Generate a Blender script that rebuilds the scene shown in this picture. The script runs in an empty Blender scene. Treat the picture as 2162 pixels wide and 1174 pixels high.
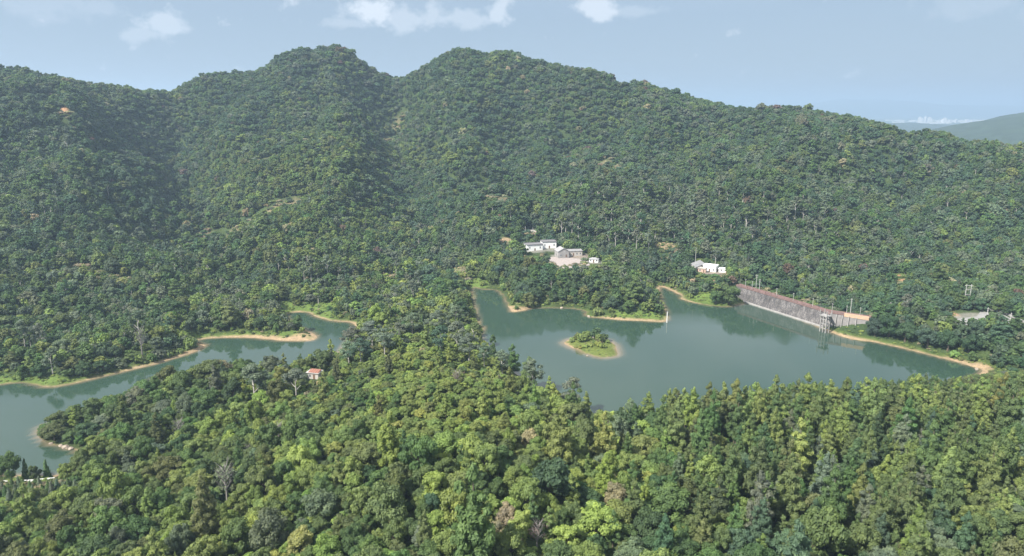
import bpy, math, random
import numpy as np
from mathutils import Vector, Matrix
R = math.radians
scene = bpy.context.scene
COL = scene.collection
rng = np.random.default_rng(11)
random.seed(11)

# ------------------------------------------------------------------ camera
CAM = np.array((0.0, 0.0, 120.0)); PITCH = R(13.0); FPX = 1544.0
cd = bpy.data.cameras.new('camera'); cam = bpy.data.objects.new('camera', cd); COL.objects.link(cam)
cd.sensor_width = 36.0; cd.lens = 36.0 * FPX / 2162.0; cd.clip_start = 0.5; cd.clip_end = 80000
cam.location = CAM; cam.rotation_euler = (R(90) - PITCH, 0, 0); scene.camera = cam

# ------------------------------------------------------------------ sky, sun, exposure
SUN_EL, SUN_AZ = 46.0, 232.0          # azimuth clockwise from +Y (the view direction): behind the camera, to the left
w = bpy.data.worlds.new('World'); scene.world = w; w.use_nodes = True
nt = w.node_tree; nt.nodes.clear(); N = nt.nodes.new; L = nt.links.new
out = N('ShaderNodeOutputWorld'); bg = N('ShaderNodeBackground'); bg.inputs['Strength'].default_value = 0.082
sky = N('ShaderNodeTexSky'); sky.sky_type = 'NISHITA'; sky.sun_disc = False
sky.sun_elevation = R(SUN_EL); sky.sun_rotation = R(SUN_AZ); sky.air_density = 1.0; sky.dust_density = 1.0; sky.ozone_density = 1.6; sky.altitude = 50
tc = N('ShaderNodeTexCoord'); sep = N('ShaderNodeSeparateXYZ'); L(tc.outputs['Generated'], sep.inputs[0])
def mth(op, a, b=None, c=None, tree=None, clamp=False):
    t = tree or nt; n = t.nodes.new('ShaderNodeMath'); n.operation = op; n.use_clamp = clamp
    for i, v in enumerate((a, b, c)):
        if v is None: continue
        if isinstance(v, (int, float)): n.inputs[i].default_value = v
        else: t.links.new(v, n.inputs[i])
    return n.outputs[0]
az = mth('ARCTAN2', sep.outputs[0], sep.outputs[1])
el = mth('ARCSINE', sep.outputs[2])
# cloud texture in (azimuth, elevation)
cmb = N('ShaderNodeCombineXYZ'); L(az, cmb.inputs[0]); L(mth('MULTIPLY', el, 1.15), cmb.inputs[1])
nz = N('ShaderNodeTexNoise'); nz.inputs['Scale'].default_value = 30; nz.inputs['Detail'].default_value = 7; nz.inputs['Roughness'].default_value = 0.58; L(cmb.outputs[0], nz.inputs['Vector'])
def px_dir(px, py):
    d = np.array(((px - 1081) / FPX, math.cos(PITCH) - (py - 587) / FPX * math.sin(PITCH), -math.sin(PITCH) - (py - 587) / FPX * math.cos(PITCH)))
    return d / np.linalg.norm(d)
dens = None
# cumulus low over the hills: (px, py, half width px, half height px, thickness)
for (cx, cy, wx, wy, k) in ((792, 24, 48, 34, 1.0), (868, 36, 130, 26, .55), (915, 22, 30, 26, .55), (985, 38, 70, 22, .5), (1052, 20, 34, 30, .7), (1262, 20, 52, 26, .85), (1330, 24, 70, 14, .3),
                           (740, 50, 90, 12, .35), (350, 50, 55, 22, .62), (300, 72, 55, 14, .42), (640, -60, 160, 40, .8), (1500, -110, 200, 45, .7), (2100, 10, 120, 25, .2), (110, 5, 120, 30, .22)):
    d = px_dir(cx, cy); a0 = math.atan2(d[0], d[1]); e0 = math.asin(d[2])
    u = mth('DIVIDE', mth('SUBTRACT', az, a0), wx / FPX); v = mth('DIVIDE', mth('SUBTRACT', el, e0), wy / FPX)
    r = mth('SQRT', mth('ADD', mth('MULTIPLY', u, u), mth('MULTIPLY', v, v)))
    m = mth('SUBTRACT', 1.15, mth('MULTIPLY', r, .75), clamp=True)            # 1 in the middle
    m = mth('ADD', m, mth('MULTIPLY', mth('SUBTRACT', nz.outputs[0], .5), 2.6))
    m = mth('MULTIPLY', mth('SUBTRACT', m, .38), 2.2, clamp=True)
    m = mth('MULTIPLY', m, k * .60)
    dens = m if dens is None else mth('MAXIMUM', dens, m)
# high thin cloud covering the sky further up (seen mirrored in the lake), by direction on a flat deck
pz = mth('ADD', mth('MAXIMUM', sep.outputs[2], 0.0), 0.12)
cm2 = N('ShaderNodeCombineXYZ'); cm2.inputs[2].default_value = 3.7; L(mth('DIVIDE', sep.outputs[0], pz), cm2.inputs[0]); L(mth('DIVIDE', sep.outputs[1], pz), cm2.inputs[1])
n2 = N('ShaderNodeTexNoise'); n2.inputs['Scale'].default_value = 0.9; n2.inputs['Detail'].default_value = 6; n2.inputs['Roughness'].default_value = 0.55; L(cm2.outputs[0], n2.inputs['Vector'])
hi = mth('MULTIPLY', mth('SUBTRACT', n2.outputs[0], .33), 4.2, clamp=True)
hi = mth('MULTIPLY', hi, mth('ADD', .12, mth('MULTIPLY', mth('SUBTRACT', el, R(8)), 5.0), clamp=True), clamp=True)
hi = mth('MULTIPLY', hi, .9)
dens = mth('MAXIMUM', dens, hi)
murk = N('ShaderNodeMixRGB'); L(mth('SUBTRACT', .88, mth('MULTIPLY', mth('MAXIMUM', el, 0.0), .55), clamp=True), murk.inputs[0]); L(sky.outputs[0], murk.inputs[1]); murk.inputs[2].default_value = (2.10, 2.68, 3.42, 1)
mix = N('ShaderNodeMixRGB'); L(dens, mix.inputs[0]); L(murk.outputs[0], mix.inputs[1]); mix.inputs[2].default_value = (6.5, 6.8, 7.2, 1)
L(mix.outputs[0], bg.inputs['Color']); L(bg.outputs[0], out.inputs[0])

sd = bpy.data.lights.new('sun', 'SUN'); so = bpy.data.objects.new('sun', sd); COL.objects.link(so)
sd.energy = 5.0; sd.angle = R(0.6); sd.color = (1.0, 0.95, 0.87)
sv = Vector((math.sin(R(SUN_AZ)) * math.cos(R(SUN_EL)), math.cos(R(SUN_AZ)) * math.cos(R(SUN_EL)), math.sin(R(SUN_EL))))
so.rotation_euler = sv.to_track_quat('Z', 'Y').to_euler()
scene.view_settings.view_transform = 'Standard'; scene.view_settings.look = 'None'
scene.view_settings.exposure = 1.09; scene.view_settings.gamma = 1; scene.view_settings.use_curve_mapping = False
scene.render.engine = 'CYCLES'; cy = scene.cycles
cy.max_bounces = 6; cy.diffuse_bounces = 3; cy.glossy_bounces = 2; cy.transmission_bounces = 2; cy.volume_bounces = 1; cy.transparent_max_bounces = 6
cy.use_denoising = True; cy.caustics_reflective = False; cy.caustics_refractive = False
try: cy.denoiser = 'OPENIMAGEDENOISE'; cy.denoising_input_passes = 'RGB_ALBEDO_NORMAL'
except Exception: pass

# ------------------------------------------------------------------ small helpers
def tag(o, label=None, cat=None, group=None, kind=None):
    for k, v in (('label', label), ('category', cat), ('group', group), ('kind', kind)):
        if v: o[k] = v
    return o
def link(name, data, parent=None, loc=(0, 0, 0), rot=(0, 0, 0)):
    o = bpy.data.objects.new(name, data); COL.objects.link(o); o.location = loc; o.rotation_euler = rot
    if parent is not None: o.parent = parent
    return o
def mesh_np(name, V, F, mats=()):
    me = bpy.data.meshes.new(name); me.from_pydata([tuple(v) for v in V], [], [tuple(f) for f in F])
    for m in mats: me.materials.append(m)
    me.update(); return me
def quads_mesh(name, V, Q, mats=(), mat_idx=None, smooth=False):
    """fast numpy mesh from (n,3) verts and (m,4) or (m,3) faces"""
    V = np.asarray(V, np.float32); Q = np.asarray(Q, np.int32); k = Q.shape[1]
    me = bpy.data.meshes.new(name); me.vertices.add(len(V)); me.vertices.foreach_set('co', V.ravel())
    me.loops.add(Q.size); me.loops.foreach_set('vertex_index', Q.ravel())
    me.polygons.add(len(Q)); me.polygons.foreach_set('loop_start', np.arange(0, Q.size, k, dtype=np.int32))
    for m in mats: me.materials.append(m)
    if mat_idx is not None: me.polygons.foreach_set('material_index', np.asarray(mat_idx, np.int32))
    me.polygons.foreach_set('use_smooth', np.full(len(Q), smooth))
    me.update(calc_edges=True); return me
class MB:
    """collects solids, builds one mesh"""
    def __init__(s): s.v = []; s.f = []
    def add(s, V, F):
        n = len(s.v); s.v += [tuple(v) for v in V]; s.f += [tuple(i + n for i in f) for f in F]; return s
    def box(s, x0, x1, y0, y1, z0, z1):
        return s.add([(x0,y0,z0),(x1,y0,z0),(x1,y1,z0),(x0,y1,z0),(x0,y0,z1),(x1,y0,z1),(x1,y1,z1),(x0,y1,z1)],
                     [(0,3,2,1),(4,5,6,7),(0,1,5,4),(1,2,6,5),(2,3,7,6),(3,0,4,7)])
    def tube(s, pts, radii, n=6):
        pts = [Vector(p) for p in pts]; V = []; F = []
        for i, p in enumerate(pts):
            t = (pts[min(i + 1, len(pts) - 1)] - pts[max(i - 1, 0)]).normalized()
            a = t.cross(Vector((0.3, 1, 0.1))).normalized(); b = t.cross(a)
            for k in range(n):
                an = 2 * math.pi * k / n; V.append(p + (a * math.cos(an) + b * math.sin(an)) * radii[i])
        for i in range(len(pts) - 1):
            for k in range(n):
                F.append((i*n+k, i*n+(k+1)%n, (i+1)*n+(k+1)%n, (i+1)*n+k))
        F.append(tuple(range(n))[::-1]); F.append(tuple((len(pts)-1)*n + k for k in range(n)))
        return s.add(V, F)
    def bar(s, a, b, w_, h=None):
        """rectangular bar between two points"""
        h = h or w_; a = Vector(a); b = Vector(b); t = (b - a).normalized()
        u = t.cross(Vector((0, 0, 1)))
        u = Vector((1, 0, 0)) if u.length < 1e-3 else u.normalized()
        v = t.cross(u).normalized(); V = []
        for p in (a, b):
            for (i, j) in ((-1,-1),(1,-1),(1,1),(-1,1)): V.append(p + u * i * w_ / 2 + v * j * h / 2)
        return s.add(V, [(0,1,2,3),(7,6,5,4),(0,4,5,1),(1,5,6,2),(2,6,7,3),(3,7,4,0)])
    def prism(s, poly, z0, z1):
        n = len(poly); V = [(p[0], p[1], z0) for p in poly] + [(p[0], p[1], z1) for p in poly]
        F = [tuple(range(n))[::-1], tuple(range(n, 2 * n))] + [(i, (i+1) % n, n + (i+1) % n, n + i) for i in range(n)]
        return s.add(V, F)
    def build(s, name, mat=None, parent=None, loc=(0, 0, 0), rot=(0, 0, 0), fix=True):
        me = mesh_np(name, s.v, s.f, [mat] if mat else [])
        if fix:
            import bmesh
            bm = bmesh.new(); bm.from_mesh(me); bmesh.ops.recalc_face_normals(bm, faces=bm.faces); bm.to_mesh(me); bm.free()
        return link(name, me, parent, loc, rot)

def material(name, build):
    m = bpy.data.materials.new(name); m.use_nodes = True; t = m.node_tree; t.nodes.clear()
    o = t.nodes.new('ShaderNodeOutputMaterial'); s = build(t); t.links.new(s, o.inputs['Surface']); return m
def princ(t, col=None, rough=.8, spec=.3, **kw):
    p = t.nodes.new('ShaderNodeBsdfPrincipled'); p.inputs['Roughness'].default_value = rough; p.inputs['Specular IOR Level'].default_value = spec
    if col is not None:
        if isinstance(col, tuple): p.inputs['Base Color'].default_value = (*col[:3], 1)
        else: t.links.new(col, p.inputs['Base Color'])
    return p
def noise(t, scale, detail=4, rough=.55, coord='Object', vec=None):
    n = t.nodes.new('ShaderNodeTexNoise'); n.inputs['Scale'].default_value = scale; n.inputs['Detail'].default_value = detail; n.inputs['Roughness'].default_value = rough
    if vec is None:
        c = t.nodes.new('ShaderNodeTexCoord'); vec = c.outputs[coord]
    t.links.new(vec, n.inputs['Vector']); return n.outputs[0]
def ramp(t, fac, stops):
    r = t.nodes.new('ShaderNodeValToRGB'); e = r.color_ramp.elements
    while len(e) < len(stops): e.new(.5)
    for i, (p, c) in enumerate(stops):
        e[i].position = p; e[i].color = (*c, 1)
    t.links.new(fac, r.inputs[0]); return r.outputs[0]
def mixc(t, fac, a, b, mode='MIX'):
    m = t.nodes.new('ShaderNodeMixRGB'); m.blend_type = mode
    for i, v in enumerate((fac, a, b)):
        if isinstance(v, (int, float)): m.inputs[i].default_value = v
        elif isinstance(v, tuple): m.inputs[i].default_value = (*v, 1)
        else: t.links.new(v, m.inputs[i])
    return m.outputs[0]
def plain(name, c, rough=.8, var=.25, scale=.6, spec=.3, bump=.0):
    """weathered surface: colour broken by two noises"""
    def b(t):
        n = noise(t, scale, 6, .62); n_ = noise(t, scale * 9, 3, .6)
        f = mth('ADD', mth('MULTIPLY', n, .65, tree=t), mth('MULTIPLY', n_, .35, tree=t), tree=t)
        col = ramp(t, f, [(.32, tuple(v * (1 - var) for v in c)), (.66, tuple(min(1, v * (1 + var * .6)) for v in c))])
        p = princ(t, col, rough, spec)
        return p.outputs[0]
    return material(name, b)

def attr(t, name, typ='GEOMETRY'):
    a = t.nodes.new('ShaderNodeAttribute'); a.attribute_name = name; a.attribute_type = typ; return a

# foliage: the colour comes from the tree ("tint"), broken up leaf by leaf and clump by clump
def foliage_mat(name, transl=.34):
    def b(t):
        tint = attr(t, 'tint', 'INSTANCER').outputs['Color']
        lv = attr(t, 'leaf').outputs['Fac']
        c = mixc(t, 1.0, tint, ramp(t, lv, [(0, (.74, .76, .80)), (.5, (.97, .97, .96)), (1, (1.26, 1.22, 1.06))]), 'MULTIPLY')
        g = t.nodes.new('ShaderNodeNewGeometry')
        n = noise(t, .45, 3, .6, vec=g.outputs['Position'])
        c = mixc(t, 1.0, c, ramp(t, n, [(.32, (.84, .87, .92)), (.68, (1.15, 1.12, 1.04))]), 'MULTIPLY')
        p = princ(t, c, .62, .22)
        tr = t.nodes.new('ShaderNodeBsdfTranslucent'); t.links.new(mixc(t, 1.0, c, (1.15, 1.25, .55), 'MULTIPLY'), tr.inputs[0])
        m = t.nodes.new('ShaderNodeMixShader'); m.inputs[0].default_value = transl
        t.links.new(p.outputs[0], m.inputs[1]); t.links.new(tr.outputs[0], m.inputs[2]); return m.outputs[0]
    return material(name, b)
M_LEAF = foliage_mat('foliage'); M_BARE = foliage_mat('sparse_twigs', .05)
M_BARK = plain('bark', (.13, .105, .08), .95, .4, 2.0)
M_PALEBARK = plain('pale_bark', (.40, .38, .345), .85, .3, 1.2)

# ------------------------------------------------------------------ numpy noise
_perm = np.random.default_rng(5).random((256, 256)).astype(np.float64)
def vnoise(x, y):
    xi = np.floor(x).astype(int); yi = np.floor(y).astype(int); fx = x - xi; fy = y - yi
    fx = fx * fx * (3 - 2 * fx); fy = fy * fy * (3 - 2 * fy)
    g = lambda a, b: _perm[a & 255, b & 255]
    return (g(xi, yi) * (1 - fx) + g(xi + 1, yi) * fx) * (1 - fy) + (g(xi, yi + 1) * (1 - fx) + g(xi + 1, yi + 1) * fx) * fy
def fbm(x, y, o=4):
    s = 0; a = .5
    for i in range(o):
        s = s + a * (vnoise(x + 17 * i, y - 9 * i) - .5) * 2; x = x * 2.03; y = y * 2.03; a *= .5
    return s
sstep = lambda a, b, x: (lambda t: t * t * (3 - 2 * t))(np.clip((x - a) / (b - a), 0, 1))

# ------------------------------------------------------------------ survey: where the things of the photograph stand
_F = np.array((0, math.cos(PITCH), -math.sin(PITCH))); _U = np.array((0, math.sin(PITCH), math.cos(PITCH)))
def ray(px, py): return np.array(((px - 1081) / FPX, 0, 0)) + _F - (py - 587) / FPX * _U
def at_z(px, py, z): d = ray(px, py); return CAM + d * ((z - CAM[2]) / d[2])
def at_Y(px, py, Y): d = ray(px, py); return CAM + d * (Y / d[1])
def col_Y(px, Y, z): return np.array(((px - 1081) / FPX * (Y * math.cos(PITCH) + (CAM[2] - z) * math.sin(PITCH)), Y, z))
def proj(P):
    P = np.asarray(P, float) - CAM; dz = P @ _F
    return 1081 + FPX * P[..., 0] / dz, 587 - FPX * (P @ _U) / dz, dz

# lake outlines (closed), as points on the water level
def outline(pts): return np.array([at_z(x, y, 0)[:2] for x, y in pts])
LAKE_W = outline([(-420, 905), (-200, 838), (0, 812), (50, 808), (100, 817), (165, 808), (240, 790), (330, 768), (395, 748), (434, 731), (412, 722), (440, 714), (520, 713), (600, 719), (655, 719), (669, 711),
                  (652, 698), (622, 688), (606, 672), (612, 661), (650, 660), (664, 668), (700, 677), (745, 682), (748, 702), (722, 735), (690, 768), (620, 790), (520, 792), (430, 795), (350, 808),
                  (280, 832), (200, 862), (130, 886), (84, 902), (80, 920), (112, 938), (152, 946), (176, 962), (168, 985), (120, 1004), (40, 1004), (-100, 1000), (-420, 1010)])
LAKE_E = outline([(1000, 607), (1020, 611), (1052, 613), (1066, 630), (1074, 648), (1080, 659), (1108, 656), (1130, 650), (1190, 650), (1236, 656), (1242, 668), (1300, 675), (1370, 678), (1404, 679), (1410, 668),
                  (1402, 645), (1392, 618), (1394, 606), (1412, 612), (1438, 624), (1440, 632), (1478, 642), (1535, 647), (1578, 640), (1586, 637), (1660, 664), (1738, 694), (1758, 703), (1800, 716), (1870, 727),
                  (1940, 744), (2010, 762), (2058, 776), (2074, 781), (2050, 797), (1985, 812), (1900, 842), (1750, 868), (1600, 880), (1450, 890), (1335, 896), (1255, 888), (1190, 856), (1120, 812),
                  (1060, 768), (1028, 735), (1014, 706), (1022, 692), (1010, 684), (1005, 655), (998, 628)])
ISLE = outline([(1188, 724), (1204, 717), (1240, 713), (1275, 716), (1296, 728), (1303, 746), (1298, 752), (1270, 755), (1240, 748), (1218, 738), (1200, 732)])
def smooth_loop(P, k=6):
    n = len(P); o = []
    for i in range(n):
        a, b, c, d = P[i - 1], P[i], P[(i + 1) % n], P[(i + 2) % n]
        for j in range(k):
            t = j / k; o.append(.5 * ((2 * b) + (c - a) * t + (2 * a - 5 * b + 4 * c - d) * t * t + (3 * b - a - 3 * c + d) * t ** 3))
    return np.array(o)
LAKE_W, LAKE_E, ISLE = (smooth_loop(p, 4) for p in (LAKE_W, LAKE_E, ISLE))
def sdf(P, x, y):
    """signed distance, negative inside polygon P"""
    x = x.ravel(); y = y.ravel(); d2 = np.full(x.shape, 1e18); ins = np.zeros(x.shape, bool)
    for i in range(len(P)):
        ax, ay = P[i]; bx, by = P[(i + 1) % len(P)]; ex, ey = bx - ax, by - ay; wx, wy = x - ax, y - ay
        t = np.clip((wx * ex + wy * ey) / (ex * ex + ey * ey + 1e-9), 0, 1); dx = wx - ex * t; dy = wy - ey * t
        np.minimum(d2, dx * dx + dy * dy, out=d2)
        c = (ay <= y) != (by <= y)
        if ey != 0: ins ^= c & (wx < ex * wy / ey)
    d = np.sqrt(d2); return np.where(ins, -d, d)
def shore(x, y):
    """distance to the waterline, positive on land; and the island's own"""
    x = np.asarray(x, float); y = np.asarray(y, float); s = np.full(x.size, 999.0); xf, yf = x.ravel(), y.ravel()
    m = (xf > -520) & (xf < 420) & (yf > 130) & (yf < 640)
    a = np.minimum(sdf(LAKE_W, xf[m], yf[m]), sdf(LAKE_E, xf[m], yf[m])); b = sdf(ISLE, xf[m], yf[m])
    s[m] = np.maximum(a, -b) + fbm(xf[m] / 9, yf[m] / 9, 3) * 1.1
    return s.reshape(x.shape)

# ground heights: survey points, thin-plate interpolated
CP = []
def gp(px, Y, z): CP.append(col_Y(px, Y, z))          # ground point in a picture column at a known distance and height
def vp(px, py, Y, tree=6.0): p = at_Y(px, py, Y); p[2] -= tree; CP.append(p)   # canopy seen at a pixel, at a known distance
for px, py, Y in ((-260, 100, 740), (-120, 118, 760), (0, 137, 780), (100, 158, 800), (200, 175, 830), (300, 190, 870), (365, 194, 900), (430, 158, 930), (540, 152, 960), (600, 115, 980), (640, 103, 990),
                  (705, 96, 1000), (755, 118, 1003), (800, 152, 1010), (845, 167, 1030), (900, 137, 1000), (940, 112, 985), (975, 102, 980), (1030, 114, 985), (1070, 106, 980), (1130, 124, 960), (1200, 141, 930), (1290, 157, 910),
                  (1330, 182, 895), (1400, 192, 880), (1500, 214, 850), (1560, 228, 830), (1620, 225, 820), (1690, 227, 810), (1780, 243, 790), (1860, 258, 770), (1915, 277, 750), (1980, 277, 715),
                  (2030, 300, 700), (2100, 303, 690), (2162, 305, 690), (2300, 310, 680), (2450, 330, 670)):
    vp(px, py, Y)
    b = at_Y(px, py, Y + 110); CP.append((b[0], b[1], at_Y(px, py, Y)[2] - 50)); CP.append((b[0] * 1.2, b[1] + 170, 10)); CP.append((b[0] * 1.35, b[1] + 330, -8))
for px, py, Y in (  # slopes, spurs and gullies of the far hills
    (200, 300, 700), (200, 450, 565), (190, 600, 430), (40, 300, 640), (30, 450, 510), (20, 600, 410), (-200, 450, 480), (-200, 620, 380),
    (100, 700, 365), (330, 640, 420), (260, 545, 480), (380, 585, 455), (300, 540, 500),
    (390, 300, 850), (385, 400, 770), (410, 480, 700), (425, 555, 600), (520, 590, 490), (500, 650, 425), (330, 420, 650), (340, 330, 740), (460, 330, 800), (440, 250, 880),
    (600, 250, 850), (560, 330, 740), (650, 330, 740), (715, 300, 730), (740, 215, 850), (690, 350, 680), (620, 420, 600), (560, 455, 565), (500, 490, 555), (560, 560, 495), (640, 610, 465), (450, 430, 700),
    (700, 480, 570), (760, 560, 500), (740, 400, 650), (830, 470, 640), (810, 390, 760), (820, 320, 900), (835, 250, 980), (880, 420, 760), (930, 540, 570), (900, 480, 660),
    (920, 330, 840), (960, 220, 890), (1000, 300, 770), (1010, 400, 660), (1020, 470, 590), (1090, 300, 860), (1090, 230, 910), (1110, 400, 730), (1170, 460, 610), (1110, 480, 590),
    (1210, 300, 840), (1230, 380, 720), (1290, 240, 800), (1310, 330, 700), (1320, 410, 620), (1320, 480, 570), (1420, 300, 800), (1440, 400, 700), (1440, 480, 610), (1340, 560, 500), (1520, 300, 730), (1540, 400, 620), (1540, 490, 560),
    (1630, 300, 760), (1640, 400, 660), (1660, 500, 550), (1760, 320, 680), (1780, 420, 590), (1820, 540, 510), (1880, 360, 690), (1900, 440, 610), (1960, 400, 600), (1950, 560, 480),
    (2060, 380, 620), (2090, 480, 540), (2100, 590, 450), (2200, 450, 560), (2300, 600, 430), (880, 600, 475), (800, 620, 450), (950, 640, 425)):
    vp(px, py, Y)
for px, Y, z in (
    # near spur that runs out from under the camera, its neck to the hills
    (1050, 20, 8), (700, 60, 10), (1400, 60, 12), (950, 100, 21), (950, 134, 24), (950, 180, 28), (930, 236, 25.5), (880, 290, 18.5), (865, 320, 13), (860, 345, 8), (870, 380, 6), (900, 410, 6), (780, 360, 6), (980, 340, 5),
    (760, 300, 12), (1000, 290, 11), (1080, 270, 11), (1150, 255, 8.5), (700, 250, 13.5), (750, 200, 19), (780, 134, 22), (620, 280, 8), (560, 250, 9.5), (500, 224, 11), (500, 184, 15), (500, 140, 17), (480, 100, 16), (430, 290, 5), (380, 250, 8),
    (300, 270, 5), (300, 220, 9), (250, 180, 10), (150, 152, 11), (200, 262, 4), (120, 190, 5), (50, 200, 2.0), (0, 215, 1.8), (-120, 215, 2), (0, 180, 4), (-100, 130, 10), (0, 110, 13), (-300, 200, 6), (-300, 130, 14), (120, 215, 3),
    (1300, 134, 23), (1250, 180, 19), (1250, 215, 12), (1260, 245, 6), (1340, 232, 8), (1400, 245, 11), (1500, 180, 18), (1500, 230, 13), (1500, 252, 9), (1700, 128, 22), (1700, 165, 18), (1700, 200, 15.5), (1700, 235, 12.5), (1700, 255, 9),
    (1900, 235, 12.5), (1930, 262, 7), (1900, 200, 15.5), (2100, 128, 23), (2100, 180, 18), (2100, 225, 14), (2100, 262, 9), (2130, 300, 6), (2300, 150, 22), (2300, 250, 17), (2400, 330, 14), (1200, 100, 20), (2000, 100, 20), (1700, 70, 14), (300, 60, 9),
    # far shore lands
    (1180, 470, 12), (1120, 468, 10), (1240, 462, 12), (1340, 450, 10), (1300, 480, 11), (1200, 505, 11), (1130, 560, 14), (1190, 555, 12.5), (1240, 535, 11), (1050, 520, 9), (1480, 500, 9), (1420, 490, 5), (1540, 475, 7),
    (1620, 480, 2), (1720, 430, 1.5), (1800, 410, 3), (1870, 385, 8), (1950, 372, 12), (2000, 352, 12), (2060, 330, 10), (2100, 360, 10.5), (2162, 345, 10.5), (2020, 395, 12), (1900, 430, 9), (1780, 470, 6),
    (520, 385, 6), (600, 375, 3.5), (450, 400, 8), (1700, 500, 12), (1850, 470, 14), (1000, 505, 3)):
    gp(px, Y, z)
CP = np.array(CP); _c = CP[:, :2] / 100.0
def _phi(r2): return np.where(r2 > 0, .5 * r2 * np.log(r2 + 1e-12), 0)
def _solve():
    n = len(_c); r2 = ((_c[:, None] - _c[None]) ** 2).sum(-1); A = np.zeros((n + 3, n + 3)); A[:n, :n] = _phi(r2) + np.eye(n) * .004
    A[:n, n] = 1; A[:n, n + 1:] = _c; A[n, :n] = 1; A[n + 1:, :n] = _c.T
    return np.linalg.solve(A, np.append(CP[:, 2], (0, 0, 0)))
_w = _solve()
def base_h(x, y):
    x = np.asarray(x, float) / 100; y = np.asarray(y, float) / 100; sh = x.shape; x = x.ravel(); y = y.ravel(); o = np.empty(x.size)
    for i in range(0, x.size, 20000):
        xs, ys = x[i:i+20000], y[i:i+20000]
        r2 = (xs[:, None] - _c[None, :, 0]) ** 2 + (ys[:, None] - _c[None, :, 1]) ** 2
        o[i:i+20000] = _phi(r2) @ _w[:-3] + _w[-3] + _w[-2] * xs + _w[-1] * ys
    return o.reshape(sh)
# levelled ground: (centre, radius, height)
PADS = []
def pad(px, py, z, r): p = at_z(px, py, z); PADS.append((p[0], p[1], z, r)); return p
P_H1 = pad(1126, 528, 14.0, 13); P_H2 = pad(1158, 524, 14.5, 11); P_H3 = pad(1186, 541, 12.5, 10); P_H4 = pad(1212, 540, 12.5, 14); P_YARD = pad(1195, 552, 11.8, 14); P_HUT = pad(1254, 553, 12.0, 8)
P_E = pad(1497, 572, 9.0, 14); P_RH = pad(665, 797, 9.5, 7); P_LOT = pad(2085, 676, 10.5, 17); P_LOT2 = pad(2020, 676, 10.5, 10); P_TERR = pad(1116, 486, 21.0, 8); P_LOT3 = pad(2150, 690, 10.5, 14)
ISLE_C = ISLE.mean(0)
_ska = None; _skk = None
def height(x, y, s=None):
    x = np.asarray(x, float); y = np.asarray(y, float)
    h = base_h(x, y)
    far = sstep(470, 700, y)
    rid = 1 - np.abs(fbm(x / 120 + 3, y / 210, 3)) * 2.4                      # gullies down the hillsides
    h = h + far * (rid * 34 - 17) * sstep(8, 70, h) * (1 - .6 * sstep(860, 960, y)) + fbm(x / 38, y / 38, 4) * (1.2 + 4.0 * far)
    if _skk is not None: h = h * (1 + (np.interp(np.arctan2(x, y), _ska, _skk) - 1) * sstep(380, 560, y))
    for (cx, cy, z, r) in PADS:
        d = np.hypot(x - cx, y - cy); k = 1 - sstep(r * .8, r * 1.8, d); h = h * (1 - k) + z * k
    if s is None: s = shore(x, y)
    bank = np.where(s > 0, .16 * s + .012 * s * s, 0)
    land = np.maximum(h, 1.0)
    k = sstep(4, 34, s)
    hl = np.minimum(bank * (1 - k) + land * k, np.maximum(land, bank * .6 + .6))
    isl = (np.hypot(x - ISLE_C[0], y - ISLE_C[1]) < 26) & (s > -.5)
    hl = np.where(isl & (s > 0), np.minimum(.20 * s, 1.6) + fbm(x / 3, y / 3, 2) * .12, hl)
    near = (x > -520) & (x < 420) & (y > 130) & (y < 640)
    dry = ~near
    return np.where(s < 0, np.maximum(.18 * s, -7.0), np.where(dry, h, np.maximum(hl, np.minimum(.16 * s, .5))))
# bring the crest of the hills to the surveyed skyline, direction by direction
SKY = [(-300, 95), (-120, 115), (0, 134), (40, 136), (100, 156), (200, 172), (300, 186), (362, 193), (395, 172), (430, 154), (540, 148), (575, 126), (600, 110), (635, 100), (670, 104), (690, 94), (712, 92), (740, 104), (765, 128), (800, 150), (845, 165), (870, 152), (900, 134), (940, 110), (980, 98),
       (1012, 107), (1030, 111), (1060, 102), (1085, 106), (1110, 120), (1150, 128), (1200, 139), (1250, 143), (1290, 156), (1308, 172), (1340, 172), (1365, 172), (1400, 186), (1470, 203), (1550, 224), (1600, 224), (1680, 221), (1730, 230), (1800, 242), (1860, 254), (1890, 266), (1925, 276), (1945, 270), (1985, 273), (2015, 285), (2040, 299), (2100, 299), (2162, 302), (2350, 320), (2600, 350)]
_D = [ray(px, py) for px, py in SKY]; _saz = np.array([math.atan2(d[0], d[1]) for d in _D]); _sel = np.array([d[2] / math.hypot(d[0], d[1]) for d in _D])
_ska = np.linspace(_saz[0], _saz[-1], 420); _tgt = np.interp(_ska, _saz, _sel); _rs = np.arange(540, 1120, 5.0)
_skk = None; _cur = np.ones(420)
for _it in range(3):
    _skk = _cur.copy() if _it else None
    A_, R_ = np.meshgrid(_ska, _rs); XX, YY = R_ * np.sin(A_), R_ * np.cos(A_); HH = height(XX, YY, np.full(XX.shape, 999.0)); k_ = np.argmax((HH + 7.0 - CAM[2]) / R_, 0); j_ = np.arange(420)
    _cur = _cur * np.clip((CAM[2] + _rs[k_] * _tgt - 7.0) / np.maximum(HH[k_, j_], 20), .6, 1.6)
_skk = _cur
_hg = None
def hgrid():
    """height lookup table on a 2.5 m grid for the searches below"""
    global _hg
    if _hg is None:
        xs = np.arange(-800, 800, 3.0); ys = np.arange(20, 1200, 3.0); X, Y = np.meshgrid(xs, ys); _hg = (xs, ys, height(X, Y))
    return _hg
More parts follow.
